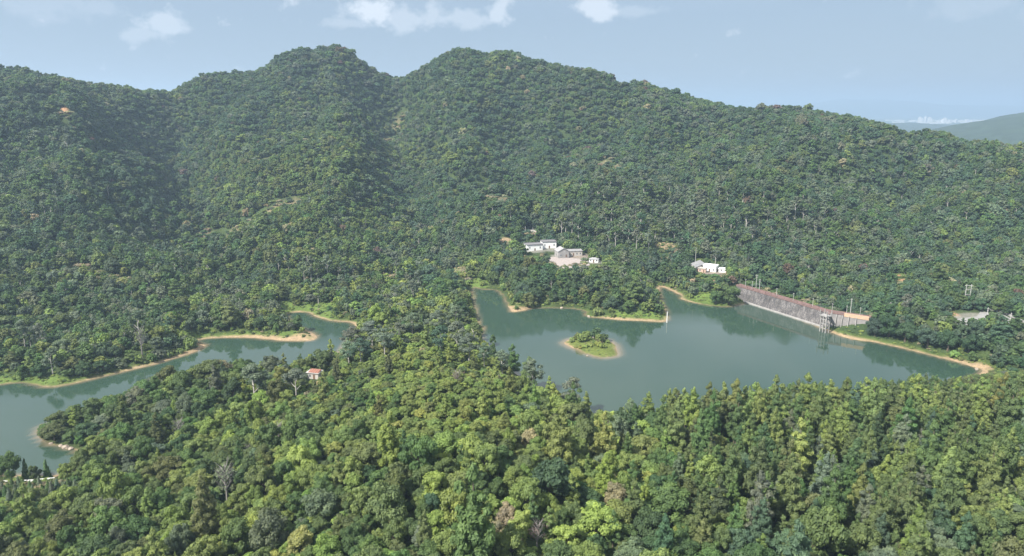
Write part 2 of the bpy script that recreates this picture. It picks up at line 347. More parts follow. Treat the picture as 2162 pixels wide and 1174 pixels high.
def hq(x, y):
    xs, ys, H = hgrid(); u = np.clip((np.asarray(x) - xs[0]) / 3.0, 0, len(xs) - 1.001); v = np.clip((np.asarray(y) - ys[0]) / 3.0, 0, len(ys) - 1.001)
    i = u.astype(int) if hasattr(u, 'astype') else int(u); j = v.astype(int) if hasattr(v, 'astype') else int(v); fu = u - i; fv = v - j
    return (H[j, i] * (1 - fu) + H[j, i + 1] * fu) * (1 - fv) + (H[j + 1, i] * (1 - fu) + H[j + 1, i + 1] * fu) * fv
def hit(px, py, up=0.0):
    """the point of the ground seen at a pixel (or of a canopy UP metres above the ground)"""
    d = ray(px, py); t = np.linspace(60, 1300, 2500); P = CAM + d * t[:, None]; hh = hq(P[:, 0], P[:, 1]) + up
    k = np.argmax(P[:, 2] < hh); return np.array((P[k, 0], P[k, 1], P[k, 2] - up))

# ------------------------------------------------------------------ ground sheet
def smin(a): return a
na, nr = 560, 470
th = np.linspace(R(-62), R(62), na); rr = np.concatenate([np.linspace(8, 140, 50, endpoint=False), np.linspace(140, 620, 290, endpoint=False), np.linspace(620, 1150, 110, endpoint=False), np.linspace(1150, 1700, 20)]); nr = len(rr)
T, RR = np.meshgrid(th, rr); GX = RR * np.sin(T); GY = RR * np.cos(T)
GS = shore(GX, GY); GZ = height(GX, GY, GS)
ii = np.arange(nr * na).reshape(nr, na); Q = np.stack([ii[:-1, :-1], ii[:-1, 1:], ii[1:, 1:], ii[1:, :-1]], -1).reshape(-1, 4)[:, ::-1]
# what covers the ground
SANDW = 1.3 + 2.6 * fbm(GX / 22, GY / 22, 2)
def disc(px, py, r, up=0, ex=1.0):
    p = hit(px, py, up); return np.hypot((GX - p[0]) / ex, GY - p[1]) / r
for px, py, r, wd in ((652, 712, 8, 8), (600, 716, 22, 2), (84, 915, 12, -2.5), (130, 945, 14, -2), (0, 812, 40, -1), (1090, 652, 8, 6), (1330, 676, 24, 1.5), (1185, 650, 18, -6), (1030, 612, 14, -5), (1062, 632, 14, -5), (1002, 640, 22, -5), (1395, 625, 10, -4), (1600, 880, 90, -3), (1008, 625, 14, -6), (1005, 660, 14, -6), (1035, 740, 26, -6), (1012, 700, 10, -3), (1100, 800, 30, -5), (2050, 775, 14, 4), (1900, 735, 40, .6), (1800, 712, 14, 1), (1200, 728, 7, 3), (420, 735, 12, 2)):
    p = at_z(px, py, 0); SANDW += wd * np.exp(-((GX - p[0]) ** 2 + (GY - p[1]) ** 2) / (r * r))
sand = (1 - sstep(SANDW - 1.2, SANDW + 1.5, GS + fbm(GX / 3, GY / 3, 3) * 1.2)) * (GX > -520) * (GX < 420) * (GY > 130) * (GY < 640)
C0 = np.array((.040, .062, .022)); SAND = np.array((.34, .25, .16)); GRASS = np.array((.100, .150, .036)); ORANGE = np.array((.36, .21, .125)); STRAW = np.array((.155, .135, .080)); GREYG = np.array((.22, .21, .19))
nA = fbm(GX / 6, GY / 6, 4)[..., None]; nB = fbm(GX / 28, GY / 28, 3)[..., None]
col = C0 * (1 + .5 * nA) + np.array((.015, .012, .002)) * nB
def lay(k, c): 
    global col
    k = np.clip(k, 0, 1)[..., None]; col = col * (1 - k) + c * (1 + .25 * nA) * k
GRASSY = [(640, 655, 9, 2.6), (600, 655, 8, 1.6), (410, 716, 8, 1.3), (100, 808, 5, 5), (0, 808, 5, 5), (1010, 600, 7, 1.0), (1490, 633, 9, 2.2), (1250, 735, 15, 1.6), (690, 666, 5, 1.6), (30, 1068, 7, 2.0), (1360, 668, 6, 3), (600, 708, 5, 3), (520, 708, 4, 3)]
BARE = [(137, 231, 5, 1.2, 'o'), (124, 204, 6, 1.6, 't'), (958, 570, 8, 1.7, 's'), (975, 578, 7, 1, 's'), (822, 582, 6, 1, 's'), (1890, 580, 6, 1.4, 'o'), (1912, 592, 5, 1.2, 'o'), (2012, 664, 6, 1, 'o'), (1407, 518, 8, 1.3, 's'), (600, 440, 17, 1.5, 't'), (540, 475, 13, 1.3, 't'),
        (830, 300, 9, 1.5, 't'), (570, 335, 7, 3, 't'), (640, 425, 7, 2, 't'), (570, 452, 8, 2, 't'), (500, 490, 8, 1.6, 't'), (440, 500, 8, 1.6, 't'), (262, 548, 4, 3, 't'), (320, 562, 4, 3, 't'), (368, 580, 4, 2.4, 't'), (180, 570, 6, 2, 't'), (840, 265, 8, 1.5, 't'), (1280, 345, 6, 1.6, 't'), (1620, 610, 4, 1, 't'), (1290, 320, 8, 1, 't'), (880, 715, 7, 1.5, 't'), (1030, 775, 6, 1.5, 't'), (1050, 418, 9, 1.6, 't'), (300, 560, 10, 2, 't'), (1068, 508, 6, 1.4, 's'), (235, 590, 8, 1.8, 't')]
wob = 1 + .7 * fbm(GX / 4, GY / 4, 4)
for px, py, r, ex in GRASSY: lay(1 - sstep(.7, 1.25, disc(px, py, r, 0, ex) * wob), GRASS)
lay((1 - sstep(SANDW + 1.5, SANDW + 5, GS)) * .7 * (GY > 300), GRASS * .8)
for px, py, r, ex, k in BARE: lay((1 - sstep(.45, 1.0, disc(px, py, r, 0, ex) * wob)) * (1 - .55 * sstep(.05, .5, fbm(GX / 2.5 + 3, GY / 2.5, 3))), dict(o=ORANGE, t=STRAW, s=SAND * .9)[k])
lay(sand * (1 - .45 * sstep(.0, .5, fbm(GX / 4 + 9, GY / 4, 3)) * sstep(1.2, 3, GS)), SAND * .95)
lay(1 - sstep(0, .35, np.hypot(GX - ISLE_C[0], GY - ISLE_C[1]) / 60), GRASS) if False else None
ki = (np.hypot(GX - ISLE_C[0], GY - ISLE_C[1]) < 26) & (GS > 1.6)
lay(ki * .9, GRASS * np.array((1.15, .95, 1.0)))
for (cx, cy_, z, r) in PADS:
    if (cx, cy_) in ((P_RH[0], P_RH[1]),): continue
    lay((1 - sstep(.75, .95, np.hypot(GX - cx, GY - cy_) / r)) * .75, GREYG if r != 14 else np.array((.27, .22, .20)))
lay((1 - sstep(.1, .9, np.abs(GS))) * .6, SAND * .55)     # wet edge
lay(1.0 * (GS < -.4), np.array((.12, .11, .07)))
V = np.stack([GX, GY, GZ], -1).reshape(-1, 3)
gm = quads_mesh('ground', V, Q, smooth=True)
ca = gm.color_attributes.new('cover', 'FLOAT_COLOR', 'POINT'); ca.data.foreach_set('color', np.concatenate([np.clip(col, 0, 1).reshape(-1, 3), np.ones((V.shape[0], 1))], 1).astype(np.float32).ravel())
def _ground(t):
    a = attr(t, 'cover').outputs['Color']; n = noise(t, .9, 5, .65); n3 = noise(t, 4.0, 3, .6)
    c = mixc(t, 1.0, a, ramp(t, n, [(.3, (.66, .68, .70)), (.7, (1.25, 1.22, 1.15))]), 'MULTIPLY')
    c = mixc(t, 1.0, c, ramp(t, n3, [(.3, (.82, .82, .82)), (.7, (1.15, 1.15, 1.12))]), 'MULTIPLY')
    p = princ(t, c, .92, .15); b = t.nodes.new('ShaderNodeBump'); b.inputs['Strength'].default_value = .7; b.inputs['Distance'].default_value = .5
    t.links.new(n, b.inputs['Height']); t.links.new(b.outputs[0], p.inputs['Normal']); return p.outputs[0]
M_GROUND = material('hillside_ground', _ground); gm.materials.append(M_GROUND)
tag(link('ground', gm), kind='structure', label='wooded hills, sandy shores and clearings round the reservoir')

# the low country beyond the hills, out to the horizon
n = 90; u = np.sign(np.linspace(-1, 1, n)) * np.abs(np.linspace(-1, 1, n)) ** 2.2 * 38000
PX, PY = np.meshgrid(u, u + 2000); PZ = -26 + 10 * fbm(PX / 900, PY / 900, 3) * sstep(2500, 5000, np.hypot(PX, PY))
ii = np.arange(n * n).reshape(n, n); Qp = np.stack([ii[:-1, :-1], ii[:-1, 1:], ii[1:, 1:], ii[1:, :-1]], -1).reshape(-1, 4)
pm = quads_mesh('plain', np.stack([PX, PY, PZ], -1).reshape(-1, 3), Qp, smooth=True)
pm.materials.append(material('plain_fields', lambda t: princ(t, ramp(t, noise(t, .0018, 7, .6), [(.35, (.035, .06, .03)), (.5, (.07, .10, .05)), (.62, (.14, .15, .10)), (.7, (.22, .21, .18))]), .95, .1).outputs[0]))
tag(link('plain', pm), kind='structure', label='hazy low country beyond the hills')

# ------------------------------------------------------------------ water
wx = np.arange(-520, 421, 3.0); wy = np.arange(140, 641, 3.0); WX, WY = np.meshgrid(wx, wy); WS = shore(WX, WY)
ii = np.arange(WX.size).reshape(WX.shape); Qw = np.stack([ii[:-1, :-1], ii[:-1, 1:], ii[1:, 1:], ii[1:, :-1]], -1).reshape(-1, 4)
keep = (WS.ravel()[Qw] < 2.0).any(1); Qw = Qw[keep]; used = np.unique(Qw); rm = np.full(WX.size, -1); rm[used] = np.arange(len(used)); Qw = rm[Qw]
wv = np.stack([WX, WY, np.zeros_like(WX)], -1).reshape(-1, 3)[used]
wm = quads_mesh('water', wv, Qw)
isd = np.hypot(WX - ISLE_C[0], WY - ISLE_C[1]).ravel()[used]
sh_ = np.clip(1 + WS.ravel()[used] / np.where(isd < 30, 4.5, 2.6), 0, 1)
at_ = wm.attributes.new('shallow', 'FLOAT', 'POINT'); at_.data.foreach_set('value', sh_.astype(np.float32))
def _water(t):
    s = attr(t, 'shallow').outputs['Fac']; n = noise(t, .02, 3, .5)
    deep = mixc(t, n, (.025, .052, .035), (.031, .058, .041))
    c = mixc(t, mth('POWER', s, 1.4, tree=t), deep, (.20, .155, .095))
    wd = t.nodes.new('ShaderNodeTexCoord'); mp = t.nodes.new('ShaderNodeMapping'); mp.inputs['Rotation'].default_value = (0, 0, .5); mp.inputs['Scale'].default_value = (1, 2.6, 1); t.links.new(wd.outputs['Object'], mp.inputs[0])
    br = noise(t, .013, 4, .55, vec=mp.outputs[0])                     # breeze patches
    rough = t.nodes.new('ShaderNodeMapRange'); rough.inputs['From Min'].default_value = .42; rough.inputs['From Max'].default_value = .60; rough.inputs['To Min'].default_value = .02; rough.inputs['To Max'].default_value = .09; t.links.new(br, rough.inputs[0])
    p = princ(t, c, .08, .5); t.links.new(rough.outputs[0], p.inputs['Roughness']); p.inputs['IOR'].default_value = 1.40
    wv1 = noise(t, 1.6, 2, .5, vec=mp.outputs[0]); b = t.nodes.new('ShaderNodeBump'); b.inputs['Strength'].default_value = .025; b.inputs['Distance'].default_value = .06
    t.links.new(wv1, b.inputs['Height']); t.links.new(b.outputs[0], p.inputs['Normal']); return p.outputs[0]
wm.materials.append(material('lake_water', _water))
tag(link('water', wm), kind='structure', label='calm green water of the reservoir')

# ------------------------------------------------------------------ trees: a few kinds, each with several crowns
_t = (1 + 5 ** .5) / 2
_IV = np.array([(-1,_t,0),(1,_t,0),(-1,-_t,0),(1,-_t,0),(0,-1,_t),(0,1,_t),(0,-1,-_t),(0,1,-_t),(_t,0,-1),(_t,0,1),(-_t,0,-1),(-_t,0,1)]); _IV = _IV / np.linalg.norm(_IV[0])
_IF = np.array([(0,11,5),(0,5,1),(0,1,7),(0,7,10),(0,10,11),(1,5,9),(5,11,4),(11,10,2),(10,7,6),(7,1,8),(3,9,4),(3,4,2),(3,2,6),(3,6,8),(3,8,9),(4,9,5),(2,4,11),(6,2,10),(8,6,7),(9,8,1)])
def _sub(V, F):
    V = list(map(tuple, V)); c = {}; o = []
    def m(a, b):
        k = (min(a, b), max(a, b))
        if k not in c: p = (np.array(V[a]) + np.array(V[b])) / 2; V.append(tuple(p / np.linalg.norm(p))); c[k] = len(V) - 1
        return c[k]
    for a, b, d in F: x, y, z = m(a, b), m(b, d), m(d, a); o += [(a, x, z), (b, y, x), (d, z, y), (x, y, z)]
    return np.array(V), np.array(o)
_IV2, _IF2 = _sub(_IV, _IF)
def crown_mesh(name, lobes, leaves, size, r_, up=.25, chaos=.4, core=.80, fine=True, mat=None, elong=1.5):
    """lobes: (x, y, z, radius, flatness); leaf blades stand on the skin of every lobe"""
    g = np.random.default_rng(r_); VV = []; TT = []; LV = []; nv = 0
    area = np.array([l[3] ** 2 for l in lobes]); cnt = np.maximum(3, (leaves * area / area.sum()).astype(int))
    for (x, y, z, r, fl), k in zip(lobes, cnt):
        c = np.array((x, y, z)); lobe_tone = g.normal(0, .13)
        if core > 0:
            bv, bf = (_IV2, _IF2) if fine else (_IV, _IF)
            d = bv * (core * r * (1 + g.normal(0, .10, (len(bv), 1)))) * (1, 1, fl)
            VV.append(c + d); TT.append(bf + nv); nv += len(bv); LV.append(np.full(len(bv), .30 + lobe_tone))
        n = g.normal(size=(k, 3)); n[:, 2] = n[:, 2] + .25; n /= np.linalg.norm(n, axis=1)[:, None]
        p = c + n * (r * g.uniform(.82, 1.12, (k, 1))) * (1, 1, fl)
        nn = n + g.normal(0, chaos, (k, 3)); nn[:, 2] += up; nn /= np.linalg.norm(nn, axis=1)[:, None]
        a = np.cross(nn, g.normal(size=(k, 3))); a /= np.linalg.norm(a, axis=1)[:, None]; b = np.cross(nn, a)
        s = size * g.uniform(.6, 1.35, (k, 1)); e = elong
        # a bent blade: two triangles over a raised middle edge
        q = np.stack([p - a * s * e * .5, p + b * s * .42 + nn * s * .10, p + a * s * e * .5 - nn * s * .12, p - b * s * .42 + nn * s * .10], 1)
        VV.append(q.reshape(-1, 3)); i = nv + np.arange(k)[:, None] * 4
        TT.append(np.concatenate([np.hstack([i, i + 1, i + 3]), np.hstack([i + 1, i + 2, i + 3])])); nv += 4 * k
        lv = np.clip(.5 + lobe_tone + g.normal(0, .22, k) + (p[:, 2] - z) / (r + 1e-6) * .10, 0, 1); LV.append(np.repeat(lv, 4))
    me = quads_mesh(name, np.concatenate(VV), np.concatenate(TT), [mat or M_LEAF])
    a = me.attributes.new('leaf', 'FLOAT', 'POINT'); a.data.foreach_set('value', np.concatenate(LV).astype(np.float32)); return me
def lobes_broad(g, n=19):
    o = [(0, 0, 1.42, .46, .85)]; lean = g.normal(0, .10, 2)
    for i in range(n):
        a = i * 2.4 + g.normal(0, .35); rad = math.sqrt((i + .6) / n) * .78 + g.normal(0, .05); rad = max(.1, rad)
        z = 1.62 - .72 * rad ** 2 + g.normal(0, .15); st = 1 + .22 * math.sin(2 * a + lean[0] * 20); o.append((math.cos(a) * rad * st + lean[0], math.sin(a) * rad * st + lean[1], z, g.uniform(.19, .35), g.uniform(.55, .9)))
    for i in range(5):
        a = i * 1.26 + g.uniform(0, .8); o.append((math.cos(a) * .62, math.sin(a) * .62, g.uniform(.6, .95), g.uniform(.26, .4), .9))
    return o
def lobes_pine(g):
    o = []; z = 1.1
    while z < 3.6:
        f = (z - 1.1) / 2.5; rad = math.sqrt(max(0, 1 - f ** 1.7)) * .80 + .05; k = max(2, int(6 * (1 - f) + 2)); a0 = g.uniform(0, 6)
        for i in range(k):
            a = a0 + 6.283 * i / k + g.normal(0, .3); rr_ = rad * g.uniform(.5, 1.15)
            o.append((math.cos(a) * rr_, math.sin(a) * rr_, z + g.normal(0, .14), g.uniform(.24, .40) * (1 - .25 * f), .62))
        if rad > .5: o.append((0, 0, z, rad * .55, .6))
        z += g.uniform(.32, .46)
    o.append((0, 0, 3.7, .30, .9)); o.append((.1, .05, 3.95, .16, 1.2)); return o
def lobes_spire(g):
    o = []
    for i in range(9):
        f = i / 9; o.append((g.normal(0, .05), g.normal(0, .05), .5 + f * 3.4, .55 * (1 - f) ** .8 + .1, 1.0))
        for k in range(3): a = g.uniform(0, 6.28); o.append((math.cos(a) * .55 * (1 - f), math.sin(a) * .55 * (1 - f), .4 + f * 3.3, .3 * (1 - f) + .1, .9))
    return o
def lobes_gum(g):
    o = []
    for i in range(17):
        a = i * 2.4 + g.normal(0, .4); f = g.uniform(0, 1); rad = (.35 + .55 * math.sin(math.pi * (.25 + .7 * f))) * g.uniform(.5, 1.05)
        o.append((math.cos(a) * rad, math.sin(a) * rad, 1.9 + 2.1 * f, g.uniform(.22, .38), .75))
    o.append((0, 0, 4.05, .34, .8)); o.append((.1, 0, 3.5, .34, .8)); return o
def lobes_shrub(g):
    o = []
    for i in range(9):
        a = i * 2.4; rad = math.sqrt(i / 9) * .8; o.append((math.cos(a) * rad, math.sin(a) * rad, .62 - .3 * rad + g.normal(0, .08), g.uniform(.28, .44), .85))
    return o
def wood_mesh(name, kind, g, mat):
    m = MB()
    if kind == 'pine': m.tube([(0,0,-.3),(.02,0,1.2),(0,.03,2.6),(0,0,3.9)], [.085,.07,.045,.012], 6)
    elif kind == 'gum':
        m.tube([(0,0,-.3),(.03,.0,1.1),(.0,.04,2.2),(.05,0,3.9)], [.075,.06,.045,.012], 6)
        for i in range(6):
            a = i * 2.4 + .5; z0 = 1.3 + .35 * i; m.tube([(0.02,0.01,z0),(math.cos(a)*.35,math.sin(a)*.35,z0+.45),(math.cos(a)*.62,math.sin(a)*.62,z0+.85)], [.04,.028,.01], 5)
    elif kind == 'bare':
        m.tube([(0,0,-.3),(.04,0,.8),(0,.05,1.6),(.06,0,2.4)], [.09,.07,.05,.01], 6)
        for i in range(22):
            a = i * 2.4; z0 = .9 + .06 * i; r1 = g.uniform(.35, .6); p1 = (math.cos(a)*r1*.5, math.sin(a)*r1*.5, z0+.25); p2 = (math.cos(a+.2)*r1, math.sin(a+.2)*r1, z0+g.uniform(.4,.8))
            m.tube([(0,0,z0), p1, p2], [.035,.022,.006], 4)
            for k in range(3):
                b = a + g.uniform(-.9, .9); m.tube([p1, (p1[0]+math.cos(b)*.3, p1[1]+math.sin(b)*.3, p1[2]+.3)], [.014,.004], 3)
    else:
        m.tube([(0,0,-.4),(.03,0,.5),(.0,.03,1.0),(.02,0,1.5)], [.10,.075,.055,.02], 6)
        for i in range(5):
            a = i * 1.26; z0 = .55 + .08 * i; m.tube([(0,0,z0),(math.cos(a)*.3,math.sin(a)*.3,z0+.35),(math.cos(a)*.6,math.sin(a)*.6,z0+.6)], [.05,.03,.01], 5)
    return mesh_np(name, m.v, m.f, [mat])
KINDS = {}
def kind(name, lob, nearn, nearsz, farn, farsz, n, seed, wood, bark, **kw):
    near = []; far = []
    for i in range(n):
        lo = lob(np.random.default_rng(seed + i)); near.append(crown_mesh(name + '_crown', lo, nearn, nearsz, seed + i, **kw))
        far.append(crown_mesh(name + '_far_crown', lo, farn, farsz, seed + 50 + i, fine=False, **kw))
    KINDS[name] = (near, far, [wood_mesh(name + '_trunk', wood, np.random.default_rng(seed + i), bark) for i in range(2)])
kind('broadleaf_tree', lobes_broad, 3400, .095, 460, .24, 7, 100, 'broad', M_BARK, chaos=.5, core=.74)
kind('pine_tree', lobes_pine, 3200, .10, 520, .22, 4, 200, 'pine', M_BARK, up=.5, chaos=.5, elong=2.2)
kind('gum_tree', lobes_gum, 1500, .115, 380, .24, 3, 300, 'gum', M_PALEBARK, chaos=.55, core=.62)
kind('shrub', lobes_shrub, 900, .14, 220, .28, 3, 400, 'broad', M_BARK)
kind('conifer', lobes_spire, 1500, .12, 420, .22, 1, 500, 'pine', M_BARK, elong=2.0)
M_GREYBARK = plain('grey_bark', (.20, .185, .17), .9, .3, 1.5)
kind('bare_tree', lambda g: [(g.uniform(-.6,.6), g.uniform(-.6,.6), g.uniform(1.2,2.2), .3, .8) for i in range(10)], 260, .07, 110, .12, 2, 600, 'bare', M_GREYBARK, core=0, mat=M_BARE)

KN = ['broadleaf_tree', 'pine_tree', 'gum_tree', 'shrub', 'conifer', 'bare_tree']
TOP = dict(broadleaf_tree=2.0, pine_tree=4.1, gum_tree=4.35, shrub=1.0, conifer=4.2, bare_tree=2.5)
# leaf colours (reflectance)
TINTS = dict(
    bright_green=(.124, .166, .040), green=(.060, .104, .032), dark_green=(.036, .071, .031), blue_green=(.044, .080, .052), olive_green=(.080, .106, .036),
    yellow_green=(.160, .202, .040), grey_green=(.090, .114, .078), straw_coloured=(.185, .165, .100), purplish_brown=(.100, .074, .066), rusty_brown=(.108, .074, .052), pale_yellow=(.155, .165, .055))
TN = list(TINTS); TC = np.array([TINTS[k] for k in TN]) * 1.5; TC = TC * .90 + .10 * (TC @ np.array((.3, .59, .11)))[:, None] * (1.0, 1.0, 1.15); TI = {k: i for i, k in enumerate(TN)}

trees = []     # [x, y, z, radius, height factor, kind index, tint index]  (grown in numpy below)
def pal(**k):
    v = np.zeros(len(TN)); 
    for a, b in k.items(): v[TI[a]] = b
    return v
# colour mixes by stretch of the picture: centre, half sizes, weight, mix
ZONES = [
    (880, 770, 170, 80, 26, pal(bright_green=6, yellow_green=4, green=.8, olive_green=.8)), (900, 900, 220, 90, 12, pal(bright_green=6, yellow_green=4, green=1.4, olive_green=.8)),
    (880, 800, 230, 110, 10, pal(bright_green=6, yellow_green=2.6, green=1.6, olive_green=1.0, straw_coloured=.12, grey_green=.2)),
    (930, 960, 240, 130, 9, pal(bright_green=6, yellow_green=2.8, green=2.0, olive_green=1.5, dark_green=.5, grey_green=.2)),
    (1050, 1130, 300, 90, 4, pal(green=2.5, bright_green=1.6, olive_green=2.5, blue_green=.6, straw_coloured=.12, dark_green=.4, yellow_green=.4)),
    (1400, 1000, 160, 120, 4, pal(bright_green=2.2, green=2.5, olive_green=2, yellow_green=1.0, dark_green=.7)),
    (1750, 850, 360, 90, 7, pal(olive_green=3.5, green=2.0, bright_green=3.4, yellow_green=.4, dark_green=.25, grey_green=.4)),
    (1800, 1050, 400, 110, 5, pal(olive_green=3.0, green=2.2, grey_green=1.6, dark_green=.6, bright_green=1.8, blue_green=.7)),
    (350, 880, 260, 90, 5, pal(green=2.6, olive_green=2.6, dark_green=1.0, bright_green=.7, grey_green=.5, straw_coloured=.08)),
    (400, 1080, 320, 110, 5, pal(green=2.4, olive_green=2.4, bright_green=2.8, yellow_green=.4, grey_green=.6, dark_green=.6, straw_coloured=.1)),
    (860, 660, 150, 60, 6, pal(green=1.5, grey_green=3.0, dark_green=1.2, olive_green=1.5, bright_green=.5)),
    (1200, 610, 190, 60, 6, pal(green=2.6, dark_green=2.2, bright_green=1.1, olive_green=1.0, grey_green=.6, blue_green=.6)),
    (1950, 700, 200, 60, 6, pal(dark_green=2.5, blue_green=2.5, green=1.2, grey_green=1.0)),
    (250, 680, 330, 90, 5, pal(green=2.4, dark_green=1.4, olive_green=1.3, bright_green=.8, grey_green=1.6, yellow_green=.10)),
    (640, 420, 130, 110, 9, pal(green=3.0, bright_green=2.4, olive_green=2.4, dark_green=.3, straw_coloured=.2)),  # sunlit spur: its lighter tone is put into the leaf colours
    (920, 330, 60, 22, 9, pal(bright_green=4, green=2)), (715, 312, 45, 22, 8, pal(bright_green=3, olive_green=2, straw_coloured=.3)),
    (1400, 440, 130, 60, 6, pal(grey_green=3.5, green=1.5, dark_green=.6, olive_green=.8)), (1700, 470, 130, 40, 6, pal(grey_green=3.2, green=1.5, olive_green=.7)),
    (560, 450, 110, 40, 5, pal(straw_coloured=1.0, green=2, olive_green=2, grey_green=1)),
    (1081, 350, 1500, 210, 2.2, pal(green=3.2, blue_green=4.0, dark_green=2.4, grey_green=2.0, olive_green=.7, bright_green=.15, straw_coloured=.06, rusty_brown=.035, purplish_brown=.03)),
    (1081, 600, 1500, 600, .15, pal(green=3, olive_green=2, dark_green=1.5, grey_green=1.5, bright_green=1)),
]
def pick_tint(x, y, z):
    px, py, _ = proj(np.stack([x, y, z + 4], -1)); W = np.zeros((len(x), len(TN)))
    for cx, cy_, ax, ay, k, p in ZONES:
        d = ((px - cx) / ax) ** 2 + ((py - cy_) / ay) ** 2; W += (k * np.exp(-d))[:, None] * p
    n1 = fbm(x / 30 + 7, y / 30, 3); n2 = fbm(x / 17 - 5, y / 17 + 9, 2)
    W[:, TI['dark_green']] *= np.exp(2.4 * n1); W[:, TI['blue_green']] *= np.exp(2.4 * n1); W[:, TI['bright_green']] *= np.exp(-3.2 * n1); W[:, TI['olive_green']] *= np.exp(2.2 * n2); W[:, TI['grey_green']] *= np.exp(-2.6 * n2); W[:, TI['yellow_green']] *= np.exp(-3 * n1)
    W = np.cumsum(W / W.sum(1)[:, None], 1); return (rng.random((len(x), 1)) > W).sum(1).clip(0, len(TN) - 1)

# places kept open: (x, y, radius); and places where only low growth stands
KEEP = [(p[0], p[1], p[3] * 1.0) for p in PADS]; LOW = []
def keep_px(px, py, r, ex=1): p = hit(px, py); KEEP.append((p[0], p[1], r))
for px, py, r, ex in GRASSY:
    for k in np.linspace(-(ex - 1), ex - 1, max(1, int(ex * 2))) if ex > 1 else [0]: p = hit(px, py); KEEP.append((p[0] + k * r, p[1], r * .62))
for px, py, r, ex, k in BARE:
    p = hit(px, py)
    for q in (np.linspace(-(ex - 1), ex - 1, max(1, int(ex * 2))) if ex > 1 else [0]):
        (LOW if k == 't' else KEEP).append((p[0] + q * r, p[1], r * (1.0 if k == 't' else .6)))
for px, py, r, ex, k in BARE:
    if k != 't':
        p = hit(px, py); u_ = p[:2] / np.linalg.norm(p[:2])
        for q in (4, 11, 18): LOW.append((p[0] - u_[0] * q, p[1] - u_[1] * q, r * 1.1))
# sight lines in front of the houses: low growth only
for P, r in ((P_H1, 9), (P_H2, 9), (P_H3, 9), (P_H4, 11), (P_YARD, 14), (P_HUT, 8), (P_E, 12), (P_RH, 6), (P_TERR, 8)):
    u_ = P[:2] / np.linalg.norm(P[:2])
    for k in (10, 20, 30): LOW.append((P[0] - u_[0] * k, P[1] - u_[1] * k, r))
DAM_L = col_Y(1571, 457.5, 9.2); DAM_M = col_Y(1748, 398.5, 9.2); DAM_R = col_Y(1818, 388, 9.2)
for a, b in ((DAM_L, DAM_M), (DAM_M, DAM_R)):
    for k in np.linspace(0, 1, 14): q = a + (b - a) * k; KEEP.append((q[0], q[1], 7.5)); LOW.append((q[0] + 8, q[1] + 12, 9))
for px in range(-40, 130, 14): q = at_z(px, 1012, 2); KEEP.append((q[0], q[1] + 1.5, 3.6)); LOW.append((q[0] * .975, q[1] * .975, 6)); LOW.append((q[0] * .94, q[1] * .94, 7))
_d = (DAM_R - DAM_M)[:2] / np.linalg.norm((DAM_R - DAM_M)[:2]); _n = np.array((_d[1], -_d[0])); _n = _n if _n[1] < 0 else -_n
for k in np.linspace(0, .8, 5): q = DAM_M[:2] + (DAM_R - DAM_M)[:2] * k + _n * 9; KEEP.append((q[0], q[1], 7.0))
def inside(x, y, L_, grow=1.0):
    m = np.zeros(len(x), bool)
    for a, b, r in L_: m |= (x - a) ** 2 + (y - b) ** 2 < (r * grow) ** 2
    return m

